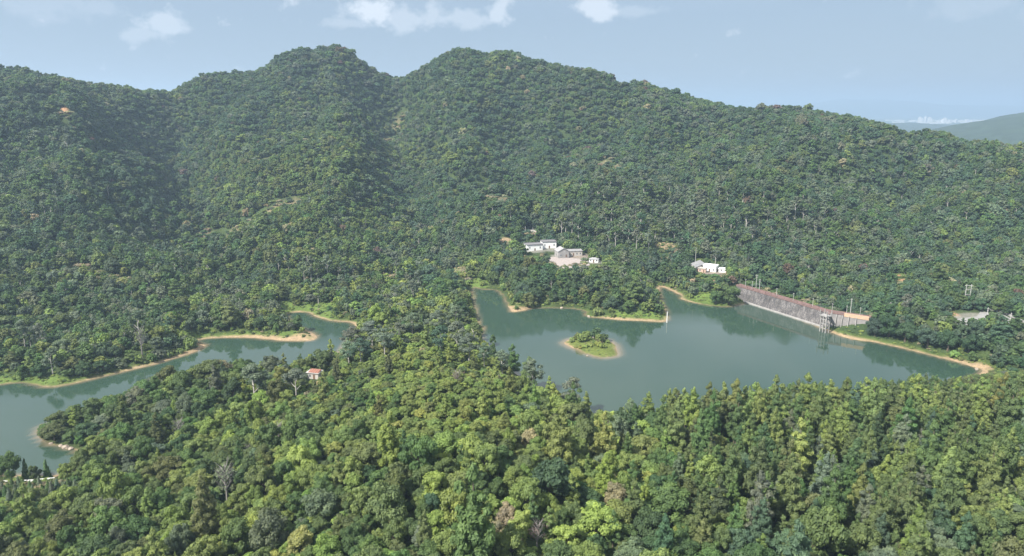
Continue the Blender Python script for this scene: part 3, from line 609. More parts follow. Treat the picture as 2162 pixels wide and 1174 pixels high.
# --- near woods (within 380 m): larger trees first, smaller ones in the gaps
taken = {}; CELL = 5.0
def free(x, y, r, f):
    ci, cj = int(x // CELL), int(y // CELL); k = 2 if r < 4 else 3
    for i in range(ci - k, ci + k + 1):
        for j in range(cj - k, cj + k + 1):
            for (a, b, q) in taken.get((i, j), ()):
                if (a - x) ** 2 + (b - y) ** 2 < (f * (r + q)) ** 2: return False
    return True
def put(x, y, r): taken.setdefault((int(x // CELL), int(y // CELL)), []).append((x, y, r))
TR = []        # rows: x, y, radius, height, kind, tint, forced
def force(px, py, r, h, kd, tint, up=None):
    """a particular tree of the photograph: its crown's centre seen at px, py"""
    up = h * .8 if up is None else up
    p = hit(px, py, up); put(p[0], p[1], r); TR.append((p[0], p[1], r, h, KN.index(kd), TI[tint], 1)); return p
F_ = force
for a in [(1160, 985, 6.2, 12, 'broadleaf_tree', 'dark_green'), (1255, 1085, 4.6, 9, 'broadleaf_tree', 'yellow_green'), (1200, 1120, 3.2, 7, 'broadleaf_tree', 'yellow_green'), (1115, 915, 2.8, 7, 'broadleaf_tree', 'straw_coloured'),
          (1065, 1078, 2.6, 7, 'broadleaf_tree', 'straw_coloured'), (1052, 1108, 2.2, 6, 'broadleaf_tree', 'straw_coloured'), (1135, 1115, 2.6, 8, 'bare_tree', 'purplish_brown'), (428, 1072, 2.6, 8, 'bare_tree', 'rusty_brown'),
          (376, 895, 3.4, 8, 'bare_tree', 'grey_green'), (965, 790, 3.0, 7, 'bare_tree', 'purplish_brown'), (925, 782, 3.6, 6, 'broadleaf_tree', 'pale_yellow'), (948, 800, 3.0, 5, 'broadleaf_tree', 'yellow_green'),
          (1300, 1030, 3.2, 8, 'broadleaf_tree', 'straw_coloured'), (1290, 1010, 2.4, 6, 'broadleaf_tree', 'straw_coloured'), (532, 785, 6.0, 17, 'gum_tree', 'grey_green'), (622, 790, 4.8, 13, 'gum_tree', 'grey_green'), (560, 800, 4.0, 13, 'gum_tree', 'grey_green'),
          (675, 748, 4.6, 9, 'broadleaf_tree', 'green'), (605, 752, 3.4, 9, 'broadleaf_tree', 'blue_green'), (440, 770, 6.5, 10, 'broadleaf_tree', 'olive_green'), (470, 765, 5.0, 10, 'broadleaf_tree', 'straw_coloured'), (640, 762, 3, 6, 'broadleaf_tree', 'yellow_green'),
          (1208, 812, 4.6, 16, 'gum_tree', 'grey_green'), (1232, 840, 3.2, 10, 'gum_tree', 'grey_green'), (1185, 802, 3.4, 13, 'pine_tree', 'green'), (1333, 855, 2.8, 11, 'gum_tree', 'grey_green'),
          (1125, 772, 4.2, 15, 'gum_tree', 'grey_green'), (1118, 765, 3.6, 15, 'pine_tree', 'olive_green'), (1083, 740, 3.4, 16, 'pine_tree', 'green'), (1060, 750, 4.2, 13, 'gum_tree', 'grey_green'), (1041, 716, 2.0, 12, 'gum_tree', 'green'), (1022, 735, 3.4, 13, 'gum_tree', 'grey_green'),
          (990, 715, 4.8, 15, 'gum_tree', 'grey_green'), (965, 690, 5.0, 15, 'gum_tree', 'grey_green'), (1000, 690, 4.4, 13, 'gum_tree', 'olive_green'), (930, 700, 4.8, 14, 'gum_tree', 'blue_green'), (925, 665, 5, 14, 'gum_tree', 'grey_green'), (962, 655, 4.5, 13, 'gum_tree', 'grey_green'),
          (870, 670, 4.6, 13, 'gum_tree', 'grey_green'), (745, 700, 5.4, 15, 'gum_tree', 'grey_green'), (785, 690, 5.4, 15, 'gum_tree', 'grey_green'), (760, 725, 5.0, 13, 'gum_tree', 'blue_green'), (810, 705, 5.0, 14, 'gum_tree', 'grey_green'), (735, 730, 4.4, 12, 'gum_tree', 'grey_green'), (840, 690, 4.6, 12, 'gum_tree', 'grey_green'),
          (295, 705, 4.6, 15, 'bare_tree', 'grey_green'), (930, 605, 4.6, 12, 'broadleaf_tree', 'dark_green'), (975, 640, 4.8, 11, 'broadleaf_tree', 'dark_green'), (800, 650, 5, 10, 'broadleaf_tree', 'dark_green'),
          (1540, 612, 6.2, 12, 'broadleaf_tree', 'green'), (1512, 618, 4.2, 9, 'broadleaf_tree', 'green'), (1562, 622, 4.0, 9, 'broadleaf_tree', 'green'), (1178, 632, 3.4, 7, 'broadleaf_tree', 'yellow_green'), (1120, 625, 5.0, 9, 'broadleaf_tree', 'olive_green'), (1142, 632, 4.4, 8, 'broadleaf_tree', 'green'),
          (1213, 574, 4.2, 5, 'broadleaf_tree', 'green'), (1135, 545, 5, 7, 'broadleaf_tree', 'green'), (1098, 545, 5, 9, 'broadleaf_tree', 'dark_green'), (1240, 584, 4.2, 5, 'broadleaf_tree', 'grey_green'),
          (1225, 731, 1.4, 1.5, 'shrub', 'yellow_green'), (1236, 728, 1.7, 2.0, 'shrub', 'yellow_green'), (1248, 726, 2.0, 2.0, 'shrub', 'yellow_green'), (1262, 722, 2.0, 2.8, 'shrub', 'yellow_green'), (1271, 725, 1.7, 3.0, 'shrub', 'yellow_green'), (1234, 742, 1.0, 1.0, 'shrub', 'olive_green'), (1216, 731, 1.1, 1.0, 'shrub', 'yellow_green'), (1256, 719, 1.5, 2.8, 'shrub', 'bright_green'),
          (690, 800, 3.6, 6, 'broadleaf_tree', 'green'), (712, 820, 4.4, 7, 'broadleaf_tree', 'green'), (2135, 750, 6, 13, 'gum_tree', 'grey_green'), (1880, 676, 6.0, 12, 'broadleaf_tree', 'dark_green'), (1850, 680, 4.8, 10, 'broadleaf_tree', 'blue_green'), (1915, 688, 5.6, 11, 'broadleaf_tree', 'dark_green'), (1962, 700, 5.4, 11, 'broadleaf_tree', 'blue_green'), (2005, 706, 5.4, 11, 'broadleaf_tree', 'dark_green'), (2050, 712, 5.0, 10, 'broadleaf_tree', 'dark_green'),
          (50, 972, 1.7, 8.5, 'conifer', 'green'), (95, 974, 1.8, 8.5, 'conifer', 'green'), (12, 968, 3.4, 10, 'broadleaf_tree', 'green'), (136, 985, 2.2, 6, 'broadleaf_tree', 'bright_green'), (72, 990, 1.8, 6, 'broadleaf_tree', 'green'),
          (885, 1120, 1.6, 6, 'pine_tree', 'grey_green'),
          (46, 688, 3.6, 18, 'gum_tree', 'grey_green'), (58, 684, 3.4, 19, 'gum_tree', 'green'), (68, 690, 3.6, 17, 'gum_tree', 'grey_green'), (82, 694, 3.0, 16, 'gum_tree', 'grey_green'), (105, 745, 3.6, 13, 'gum_tree', 'grey_green'),
          (640, 555, 4, 20, 'gum_tree', 'grey_green'), (655, 552, 4, 21, 'gum_tree', 'grey_green'), (668, 556, 4, 19, 'gum_tree', 'olive_green'), (690, 550, 4, 19, 'gum_tree', 'grey_green'), (366, 545, 3.6, 17, 'gum_tree', 'green'), (380, 530, 4, 18, 'gum_tree', 'grey_green'),
          (835, 540, 4, 18, 'gum_tree', 'grey_green'), (882, 580, 3.4, 17, 'gum_tree', 'grey_green'), (872, 600, 3.4, 16, 'gum_tree', 'grey_green'), (1195, 455, 4.6, 20, 'gum_tree', 'grey_green'), (1208, 458, 4.6, 20, 'gum_tree', 'grey_green'), (1186, 462, 4, 18, 'gum_tree', 'olive_green'), (1287, 478, 4.4, 18, 'gum_tree', 'grey_green'), (1300, 486, 4.4, 17, 'gum_tree', 'green'),
          (1370, 495, 4, 17, 'gum_tree', 'grey_green'), (1345, 492, 4, 16, 'gum_tree', 'grey_green'), (1405, 440, 4.6, 18, 'gum_tree', 'grey_green'), (1432, 450, 4.6, 18, 'gum_tree', 'grey_green'),
          (42, 128, 4.2, 12, 'broadleaf_tree', 'dark_green', 9), (78, 142, 4, 9, 'broadleaf_tree', 'grey_green', 7),
          (722, 478, 3.6, 6, 'broadleaf_tree', 'rusty_brown'), (911, 480, 4, 7, 'broadleaf_tree', 'straw_coloured'), (258, 590, 3.4, 5, 'broadleaf_tree', 'pale_yellow')]:
    F_(*a)
# the belt of young conifers by the service yard at the left
for i in range(26):
    F_(4 + i * 6.5 + rng.normal(0, 2), 1022 + (i % 3) * 13 + rng.normal(0, 3), 1.1 + .4 * rng.random(), 4 + 1.5 * rng.random(), 'conifer', 'green' if i % 2 else 'grey_green', 2.2)
# crowns of the pine wood on the shore ridge at the right: the tops that stand against the water
for px, py, r, h in ((1360, 845, 3.2, 11), (1395, 835, 3.6, 12), (1430, 832, 3.2, 12), (1465, 830, 3.0, 12), (1500, 815, 3.2, 14), (1535, 812, 3.6, 14), (1575, 812, 3.4, 14), (1620, 808, 3.6, 15), (1680, 800, 4.4, 17), (1708, 806, 3.4, 15), (1755, 812, 3.4, 15), (1790, 806, 3.4, 15), (1830, 806, 3.4, 15), (1868, 812, 3.6, 15),
                     (1940, 802, 4.2, 18), (1975, 820, 3.6, 15), (2030, 815, 4, 14), (2075, 805, 4, 14), (2120, 800, 4, 14), (1640, 840, 3.6, 14), (1900, 850, 4.2, 15), (1560, 850, 3.6, 14), (1720, 850, 4, 15), (1800, 855, 4, 15)):
    F_(px, py + 6, r, h, 'pine_tree', ('olive_green', 'green', 'bright_green')[int(rng.integers(3))], h * .80)
for r0, r1, n, f in ((4.6, 5.6, 60, .80), (3.6, 4.6, 800, .74), (2.7, 3.6, 4500, .66), (1.9, 2.7, 16000, .62), (1.2, 1.9, 34000, .58)):
    a = rng.uniform(-R(48), R(48), n); d = np.sqrt(rng.uniform(75 ** 2, 385 ** 2, n)); x = d * np.sin(a); y = d * np.cos(a); r = rng.uniform(r0, r1, n)
    s = shore(x, y); HUG = [(*hit(q[0], q[1])[:2], q[2]) for q in ((1003, 625, 16), (1003, 655, 16), (1010, 680, 14), (1035, 735, 22), (1075, 780, 26), (1130, 820, 26), (1190, 650, 20), (1070, 635, 14), (150, 880, 40), (250, 850, 40), (110, 900, 12), (1400, 620, 14))]
    ok = (s > np.where(inside(x, y, HUG), .6 + r * .3, 1.6 + r * .5)) & ~inside(x, y, KEEP) & (np.abs(x) < 330); lowm = inside(x, y, LOW); ok &= ~(lowm & (r > 2.0))
    ok &= ~((y > 330) & (s < 5.5) & (r > 2.6) & (rng.random(n) < .8))
    px, py, _ = proj(np.stack([x, y, hq(x, y) + 5], -1)); hilltop = np.exp(-(((px - 880) / 230) ** 2 + ((py - 800) / 110) ** 2)); ok &= ~((r > 3.0) & (hilltop > .35)) & ~((r > 2.4) & (hilltop > .6))
    pinew = np.clip(1.5 * np.exp(-(((px - 1760) / 400) ** 2 + ((py - 850) / 95) ** 2) ** 1.5) + .6 * np.exp(-(((px - 1750) / 380) ** 2 + ((py - 1050) / 150) ** 2)) + .10 * (rng.random(n) < .5), 0, 1)
    for i in np.nonzero(ok)[0]:
        if free(x[i], y[i], r[i], f):
            put(x[i], y[i], r[i]); u = rng.random()
            if u < pinew[i] and r[i] > 1.9: k, h = 1, r[i] * rng.uniform(3.8, 5.2)
            elif 5 * (px[i] > 1350) + hilltop[i] < .2 and rng.random() < .004: k, h = 5, r[i] * 2.6
            elif r[i] < 1.7 or lowm[i]: k, h = 3, r[i] * rng.uniform(1.0, 1.5)
            else: k, h = 0, r[i] * (rng.uniform(1.5, 2.7) + .9 * (rng.random() < .12)) * (1 - .25 * hilltop[i])
            if s[i] < 12 and k != 1: h *= .8
            if lowm[i]: h = min(h, 2.2)
            TR.append((x[i], y[i], r[i] * (.80 if k == 1 else 1), h, k, -1, 0))
TR = np.array(TR); near_n = len(TR)
# --- far woods: one jittered lattice, wider crowns
X_ = []; 
for y0 in np.arange(170, 1130, 3.8):
    sp = 3.9 if y0 < 620 else 4.4; hw = y0 * .80 + 25
    x = np.arange(-hw, hw, sp) + rng.uniform(-2, 2); X_.append(np.stack([x, np.full(len(x), y0)], -1))
X_ = np.concatenate(X_); X_ = X_ + rng.uniform(-1.9, 1.9, X_.shape); x, y = X_[:, 0], X_[:, 1]
r = 1.35 + 2.5 * rng.random(len(x)) ** 1.5; r = r * (1 + .45 * (rng.random(len(x)) < .10)) * np.where(y > 620, 1.12, 1); s = shore(x, y)
ok = (np.hypot(x, y) > 383) | (np.abs(x) > 328); ok &= (s > 1.8 + r * .5) & ~inside(x, y, KEEP); lowm = inside(x, y, LOW); ok &= ~(lowm & (rng.random(len(x)) < .35))
z = hq(x, y); ok &= z > .3
# nothing far behind the skyline
px, py, _ = proj(np.stack([x, y, z + 5], -1)); ok &= ~((s < 6) & (r > 2.6) & (rng.random(len(x)) < .6))
fx = np.array([forced[:2] for forced in TR[TR[:, 6] == 1]]); fr = TR[TR[:, 6] == 1][:, 2]
for (a, b), q in zip(fx, fr): ok &= (x - a) ** 2 + (y - b) ** 2 > (q * .8 + 1.4) ** 2
x, y, r, s, z, lowm = (v[ok] for v in (x, y, r, s, z, lowm)); n = len(x)
k = np.zeros(n, int); h = (1.6 + r) * rng.uniform(.95, 1.7, n); h = np.where(y > 720, (1.8 + r) * rng.uniform(1.0, 1.45, n), h); k[rng.random(n) < np.where(y > 700, .0, .12)] = 1; k[(rng.random(n) < .025) & (y < 700)] = 2; k[(s < 5) | lowm | ((r < 1.8) & (rng.random(n) < .5))] = 3
px, py, _ = proj(np.stack([x, y, z + 5], -1))
gumz = 1.1 * np.exp(-(((px - 1400) / 150) ** 2 + ((py - 450) / 45) ** 2)) + np.exp(-(((px - 1690) / 110) ** 2 + ((py - 460) / 30) ** 2)) + .6 * np.exp(-(((px - 1220) / 60) ** 2 + ((py - 480) / 20) ** 2)) + .7 * np.exp(-(((px - 690) / 80) ** 2 + ((py - 560) / 30) ** 2)) + .6 * np.exp(-(((px - 400) / 60) ** 2 + ((py - 545) / 25) ** 2))
k[(rng.random(n) < gumz * .8) & (k == 0)] = 2
h = np.where(k == 1, r * 2.9, h); h = np.where(k == 2, r * 3.6, h); h = np.where(k == 3, r * 1.5, h); h = np.where(lowm, np.minimum(h, 2.2), h)
TR = np.concatenate([TR, np.stack([x, y, r, h, k, np.full(n, -1), np.zeros(n)], -1)]); TR = TR[shore(TR[:, 0], TR[:, 1]) > .4]
TZ = height(TR[:, 0], TR[:, 1]) - .15
LIM = [(-300, 960), (0, 925), (40, 935), (60, 948), (80, 925), (88, 890), (100, 872), (130, 858), (160, 850), (200, 838), (260, 828), (310, 790), (350, 770), (430, 745), (500, 752), (600, 738), (650, 742), (690, 728), (725, 665), (1000, 612), (1020, 700), (1060, 712), (1090, 716), (1130, 738), (1150, 785), (1175, 790),
       (1235, 800), (1245, 858), (1300, 872), (1325, 838), (1345, 842), (1365, 826), (1400, 818), (1450, 818), (1500, 802), (1600, 796), (1640, 790), (1668, 776), (1700, 780), (1730, 798), (1850, 792), (1905, 800), (1928, 776), (1955, 782), (1985, 796), (2040, 793), (2080, 788), (2400, 770)]
_lx = np.array([p[0] for p in LIM]); _ly = np.array([p[1] for p in LIM]); nb = TR[:, 1] < np.where(TR[:, 0] < 0, 330, 345)
_px, _, _dz = proj(np.stack([TR[:, 0], TR[:, 1], TZ + 6], -1)); _e = (np.interp(_px, _lx, _ly) - 587) / FPX; _slope = np.tan(PITCH + np.arctan(_e))
nb &= (proj(np.stack([TR[:, 0], TR[:, 1], TZ], -1))[1] > np.interp(_px, _lx, _ly) - 4)
_room = CAM[2] - TR[:, 1] * _slope - TZ          # clearance under the canopy line, metres
cut = nb & (TR[:, 3] > _room); print('LIMIT', cut.sum(), 'bad', (nb & (_room < 1.0) & (_px > 0) & (_px < 2162)).sum())
newh = np.clip(_room * rng.uniform(.70, 1.0, len(TR)), .8, None); TR[cut, 2] = np.maximum(TR[cut, 2] * np.sqrt(np.clip(newh[cut] / TR[cut, 3], .35, 1)), .7); TR[cut, 3] = newh[cut]
tt = pick_tint(TR[:, 0], TR[:, 1], TZ); m = TR[:, 5] < 0; TR[m, 5] = tt[m]
lowm = inside(TR[:, 0], TR[:, 1], LOW) & m; TR[lowm & (rng.random(len(TR)) < .35), 5] = TI['straw_coloured']
sb = (shore(TR[:, 0], TR[:, 1]) < 9) & m & (TR[:, 4] == 3); TR[sb & (rng.random(len(TR)) < .75), 5] = TI['bright_green']
bt = (TR[:, 4] == 5) & m; TR[bt, 5] = np.where(rng.random(bt.sum()) < .5, TI['grey_green'], TI['purplish_brown'])
tm = ((kk_ := TR[:, 4].astype(int)) == 1) | (kk_ == 2); TR[tm & np.isin(TR[:, 5], (TI['straw_coloured'], TI['rusty_brown'], TI['purplish_brown'])), 5] = TI['olive_green']
# neighbouring crowns lean towards a common local colour
_lc = TC[TR[:, 5].astype(int)]; _n = fbm(TR[:, 0] / 26 + 40, TR[:, 1] / 26, 3)[:, None]
_lc = np.where(((TR[:, 6] == 0) & (TR[:, 5] < 7))[:, None], _lc * .82 + .18 * (TC[TI['green']] * (1 - sstep(-.35, .35, _n)) + TC[TI['olive_green']] * 1.05 * sstep(-.35, .35, _n)), _lc)
tcol = _lc * np.exp(rng.normal(0, .10, (len(TR), 1))) * np.exp(rng.normal(0, .05, (len(TR), 3)))
rotz = rng.uniform(0, 6.283, len(TR)); pick = rng.integers(0, 60, len(TR))
NUM = len(TR)
px_, py_, dz_ = proj(np.stack([TR[:, 0], TR[:, 1], TZ + TR[:, 3] * .7], -1))

# --- which trees show largest: painter's count on a half-size picture, near to far
W2, H2 = 1081, 587; buf = np.zeros((H2, W2), bool); vis = np.zeros(NUM)
for i in np.argsort(dz_):
    if dz_[i] > 470: break
    rad = TR[i, 2] * FPX / dz_[i] / 2; hh = TR[i, 3] * .42 * FPX / dz_[i] / 2 * .95; cx, cy_ = px_[i] / 2, py_[i] / 2
    x0, x1 = int(max(0, cx - rad)), int(min(W2, cx + rad + 1)); y0, y1 = int(max(0, cy_ - hh)), int(min(H2, cy_ + hh + 1))
    if x1 <= x0 or y1 <= y0: continue
    vis[i] = (~buf[y0:y1, x0:x1]).sum(); buf[y0:y1, x0:x1] = True
single = np.zeros(NUM, bool)
kk = TR[:, 4].astype(int)
for k_, lim in ((0, 290), (1, 170), (2, 60), (3, 0), (4, 14), (5, 40)):
    idx = np.nonzero((kk == k_) & (vis > 10))[0]; idx = idx[np.argsort(-vis[idx])][:lim]; single[idx] = True
single[(kk == 3) & (TR[:, 6] == 1)] = True          # the shrubs on the islet
single[(TR[:, 6] == 1) & (kk != 4) & (vis > 4)] = True

# --- what each tree stands beside, for its label
AREAS = [(880, 790, 'on the bright green hilltop'), (1000, 900, 'on the near hilltop slope'), (700, 880, 'left of the hilltop'), (665, 790, 'beside the red-roofed hut'), (560, 800, 'near the tall pale gums'),
         (430, 780, 'on the point by the west lake'), (300, 870, 'on the spur by the lake'), (200, 950, 'above the sandy spit'), (60, 980, 'beside the service road'), (60, 1080, 'on the lower left slope'), (250, 1100, 'at the bottom left'),
         (450, 1000, 'on the left mid slope'), (520, 1130, 'at the bottom left-middle'), (760, 1000, 'in the hollow below hilltop'), (800, 1130, 'at the bottom edge middle'), (1050, 1120, 'below the big dark crown'), (1160, 985, 'beside the big dark crown'),
         (1250, 1080, 'by the yellow-green tree'), (1200, 880, 'above the lake corner'), (1330, 880, 'at the near lake tip'), (1400, 960, 'on the slope below the lake tip'), (1430, 1120, 'at the bottom right-middle'), (1520, 840, 'on the western pine ridge'), (1700, 830, 'on the pine ridge'),
         (1900, 830, 'on the eastern pine ridge'), (2100, 830, 'behind the pine ridge'), (1600, 960, 'on the pine slope'), (1800, 960, 'on the middle pine slope'), (2020, 960, 'on the steep right slope'), (1650, 1120, 'at the foot of the pines'), (1880, 1120, 'at the bottom right'), (2100, 1110, 'in the bottom right corner'),
         (780, 700, 'in the left neck grove'), (980, 690, 'in the lakeside grove'), (1110, 760, 'on the lakeside rise'), (870, 650, 'on the wooded neck'), (1540, 615, 'at the end of the dam'), (1170, 610, 'on the wooded headland'), (1190, 550, 'below the farmhouses'), (1900, 700, 'right of the dam'),
         (2100, 740, 'above the far sandy shore'), (295, 700, 'above the west lake'), (1250, 730, 'on the islet')]
CW = dict(bright_green='bright green', green='mid green', dark_green='dark green', blue_green='blue-green', olive_green='olive', yellow_green='yellow-green', grey_green='grey-green', straw_coloured='straw-coloured', purplish_brown='purplish', rusty_brown='rusty', pale_yellow='pale yellow')
NOUN = {0: 'broadleaf tree', 1: 'pine', 2: 'gum tree', 3: 'shrub', 4: 'young conifer', 5: 'half-bare tree'}
GROUP = {0: 'broadleaf trees of the near woods', 1: 'pines of the near woods', 2: 'pale-stemmed gum trees', 3: 'shrubs on the islet', 4: 'young conifers by the service road', 5: 'half-bare trees'}
CATS = {0: 'tree', 1: 'pine tree', 2: 'tree', 3: 'shrub', 4: 'conifer', 5: 'tree'}
ORD = ['', 'first', 'second', 'third', 'fourth', 'fifth', 'sixth', 'seventh', 'eighth', 'ninth', 'tenth', 'eleventh', 'twelfth', 'thirteenth', 'fourteenth', 'fifteenth', 'sixteenth', 'seventeenth', 'eighteenth', 'nineteenth', 'twentieth']
CARD = ['', 'one', 'two', 'three', 'four', 'five', 'six', 'seven', 'eight', 'nine', 'ten', 'eleven', 'twelve', 'thirteen', 'fourteen', 'fifteen', 'sixteen', 'seventeen', 'eighteen', 'nineteen', 'twenty']
labs = {}
for i in np.nonzero(single)[0]:
    k_ = kk[i]; ar = min(AREAS, key=lambda a: (a[0] - px_[i]) ** 2 + (1.5 * (a[1] - py_[i])) ** 2)[2]
    if k_ == 3: ar = 'on the islet'
    size = 'broad' if TR[i, 2] > 4.0 else ('small' if TR[i, 2] < 2.7 else 'middling') if k_ in (0, 5) else ('tall' if TR[i, 3] > 13 else 'short' if TR[i, 3] < 9 else 'middling')
    if k_ in (3, 4): size = 'low' if TR[i, 3] < (3 if k_ == 3 else 4.7) else 'tall'
    labs.setdefault(f"{size} {CW[TN[int(TR[i, 5])]]} {NOUN[k_]} {ar}", []).append(i)
LABEL = {}
for t_, L_ in labs.items():
    L_.sort(key=lambda i: px_[i])
    for j, i in enumerate(L_):
        n = len(L_)
        if n == 1: LABEL[i] = t_
        elif n == 2: LABEL[i] = t_ + (', left of two alike' if j == 0 else ', right of two alike')
        elif n <= 20: LABEL[i] = t_ + (f', leftmost of {CARD[n]}' if j == 0 else f', rightmost of {CARD[n]}' if j == n - 1 else f', {ORD[j + 1]} from left of {CARD[n]}')
        else: LABEL[i] = t_
for i in LABEL:
    if len(LABEL[i].split()) > 16: LABEL[i] = LABEL[i].split(' ', 1)[1]
for i in np.nonzero(single)[0]:
    k_ = kk[i]; nm = KN[k_]; cr, fr_, wd = KINDS[nm]; top = TOP[nm]
    sz = TR[i, 3] / top; root = link(nm, None, None, (TR[i, 0], TR[i, 1], TZ[i]), (0, 0, rotz[i])); root.empty_display_size = .5
    tag(root, LABEL[i], CATS[k_], GROUP[k_])
    a = link('trunk' if k_ != 3 else 'stem', wd[pick[i] % 2], root); a.scale = (min(TR[i, 2], sz * 1.4), min(TR[i, 2], sz * 1.4), sz)
    c = link('crown' if k_ != 3 else 'foliage', cr[pick[i] % len(cr)], root); c.scale = (TR[i, 2], TR[i, 2], sz); c['tint'] = [float(v) for v in tcol[i]]

# --- all the others: one mass (the closer ones with fuller crowns)
def plant(name, X, Y, Z, sx, sz, tint_, turn_, kindi, pick_, nearsel, label, cat, trunks=True):
    me = bpy.data.meshes.new(name); n_ = len(X); me.vertices.add(n_); me.vertices.foreach_set('co', np.stack([X, Y, Z], -1).astype(np.float32).ravel())
    def A(n_, t, v, f): a = me.attributes.new(n_, t, 'POINT'); a.data.foreach_set(f, v)
    A('size', 'FLOAT_VECTOR', np.stack([sx, sx, sz], -1).astype(np.float32).ravel(), 'vector')
    A('tint', 'FLOAT_VECTOR', tint_.astype(np.float32).ravel(), 'vector'); A('turn', 'FLOAT', turn_.astype(np.float32), 'value')
    protos = []; code = np.zeros(n_, np.int32)
    for lod in (0, 1):
        for k_, nm in enumerate(KN):
            L_ = KINDS[nm][lod]; m = (kindi == k_) & (nearsel == (lod == 0)); code[m] = len(protos) + pick_[m] % len(L_); protos += [(nm, m_, lod) for m_ in L_]
    A('variety', 'INT', code, 'value')
    ng = bpy.data.node_groups.new(name + '_planting', 'GeometryNodeTree'); ng.interface.new_socket('Geometry', in_out='INPUT', socket_type='NodeSocketGeometry'); ng.interface.new_socket('Geometry', in_out='OUTPUT', socket_type='NodeSocketGeometry')
    gi = ng.nodes.new('NodeGroupInput'); go = ng.nodes.new('NodeGroupOutput'); join = ng.nodes.new('GeometryNodeJoinGeometry')
    def named(n_, t):
        a = ng.nodes.new('GeometryNodeInputNamedAttribute'); a.data_type = t; a.inputs['Name'].default_value = n_; return [o for o in a.outputs if o.enabled and o.name == 'Attribute'][0]
    sz_ = named('size', 'FLOAT_VECTOR'); tu = named('turn', 'FLOAT'); va = named('variety', 'INT'); cx = ng.nodes.new('ShaderNodeCombineXYZ'); ng.links.new(tu, cx.inputs[2])
    def inst(me_, c):
        ob = bpy.data.objects.new(me_.name, me_); oi = ng.nodes.new('GeometryNodeObjectInfo'); oi.inputs[0].default_value = ob; oi.inputs['As Instance'].default_value = True
        ip = ng.nodes.new('GeometryNodeInstanceOnPoints'); cmp_ = ng.nodes.new('FunctionNodeCompare'); cmp_.data_type = 'INT'; cmp_.operation = 'EQUAL'
        ia = [s_ for s_ in cmp_.inputs if s_.enabled]; ng.links.new(va, ia[0]); ia[1].default_value = c
        ng.links.new(gi.outputs[0], ip.inputs['Points']); ng.links.new(cmp_.outputs[0], ip.inputs['Selection']); ng.links.new(oi.outputs['Geometry'], ip.inputs['Instance'])
        ng.links.new(cx.outputs[0], ip.inputs['Rotation']); ng.links.new(sz_, ip.inputs['Scale']); ng.links.new(ip.outputs[0], join.inputs[0])
    for c, (nm, m_, lod) in enumerate(protos):
        if not (code == c).any(): continue
        inst(m_, c)
        if trunks and (nm in ('gum_tree', 'bare_tree') or (lod == 0 and nm != 'shrub')): inst(KINDS[nm][2][0], c)
    ng.links.new(join.outputs[0], go.inputs[0])
    o = link(name, me); md = o.modifiers.new('planting', 'NODES'); md.node_group = ng; return tag(o, label, cat, None, 'stuff')
idx = np.nonzero(~single)[0]; top = np.array([TOP[k_] for k_ in KN])[kk[idx]]
plant('forest', TR[idx, 0], TR[idx, 1], TZ[idx], TR[idx, 2], TR[idx, 3] / top, tcol[idx], rotz[idx], kk[idx], pick[idx], (dz_ < 330)[idx], 'unbroken mixed forest covering the hills and filling in between the larger trees', 'forest')
# --- low growth: tufts and brush on the banks, the glades and under the trees' edge
x = rng.uniform(-430, 330, 60000); y = rng.uniform(190, 560, 60000); s = shore(x, y); px, py, _ = proj(np.stack([x, y, 0 * x + 2], -1))
gd = np.zeros(len(x), bool)
for gx, gy, r, ex in GRASSY + [(b_[0], b_[1], b_[2] * .8, b_[3]) for b_ in BARE]: p = hit(gx, gy); gd |= ((x - p[0]) / ex) ** 2 + (y - p[1]) ** 2 < (r * 1.2) ** 2
isl_ = np.hypot(x - ISLE_C[0], y - ISLE_C[1]) < 24; lo = np.where(isl_, 2.0, 2.6 + 1.6 * fbm(x / 9, y / 9, 2))
ok = (s > lo) & (((s < 12) & (fbm(x / 12, y / 12, 2) > -.35)) | gd) & (px > -200) & (px < 2360); PP = [(p[0], p[1], p[3]) for p in PADS]; ok &= ~inside(x, y, PP, .9); ok &= (~isl_) | (rng.random(len(x)) < .45)
x, y, s = x[ok], y[ok], s[ok]; n = len(x); r = rng.uniform(.35, 1.15, n) * np.where(np.hypot(x - ISLE_C[0], y - ISLE_C[1]) < 24, .55, 1); ti = rng.choice([TI['bright_green'], TI['yellow_green'], TI['olive_green'], TI['green'], TI['straw_coloured']], n, p=[.42, .16, .2, .16, .06])
plant('undergrowth', x, y, height(x, y) - .1, r, r * rng.uniform(.5, 1.1, n), TC[ti] * np.exp(rng.normal(0, .12, (n, 1))), rng.uniform(0, 6.28, n), np.full(n, 3), rng.integers(0, 9, n), np.zeros(n, bool), 'bright green brush and tall grass along the banks and in the glades', 'undergrowth', False)
print('TREES', NUM, 'tufts', n, 'single', single.sum(), {k: int(((kk == i) & single).sum()) for i, k in enumerate(KN)})

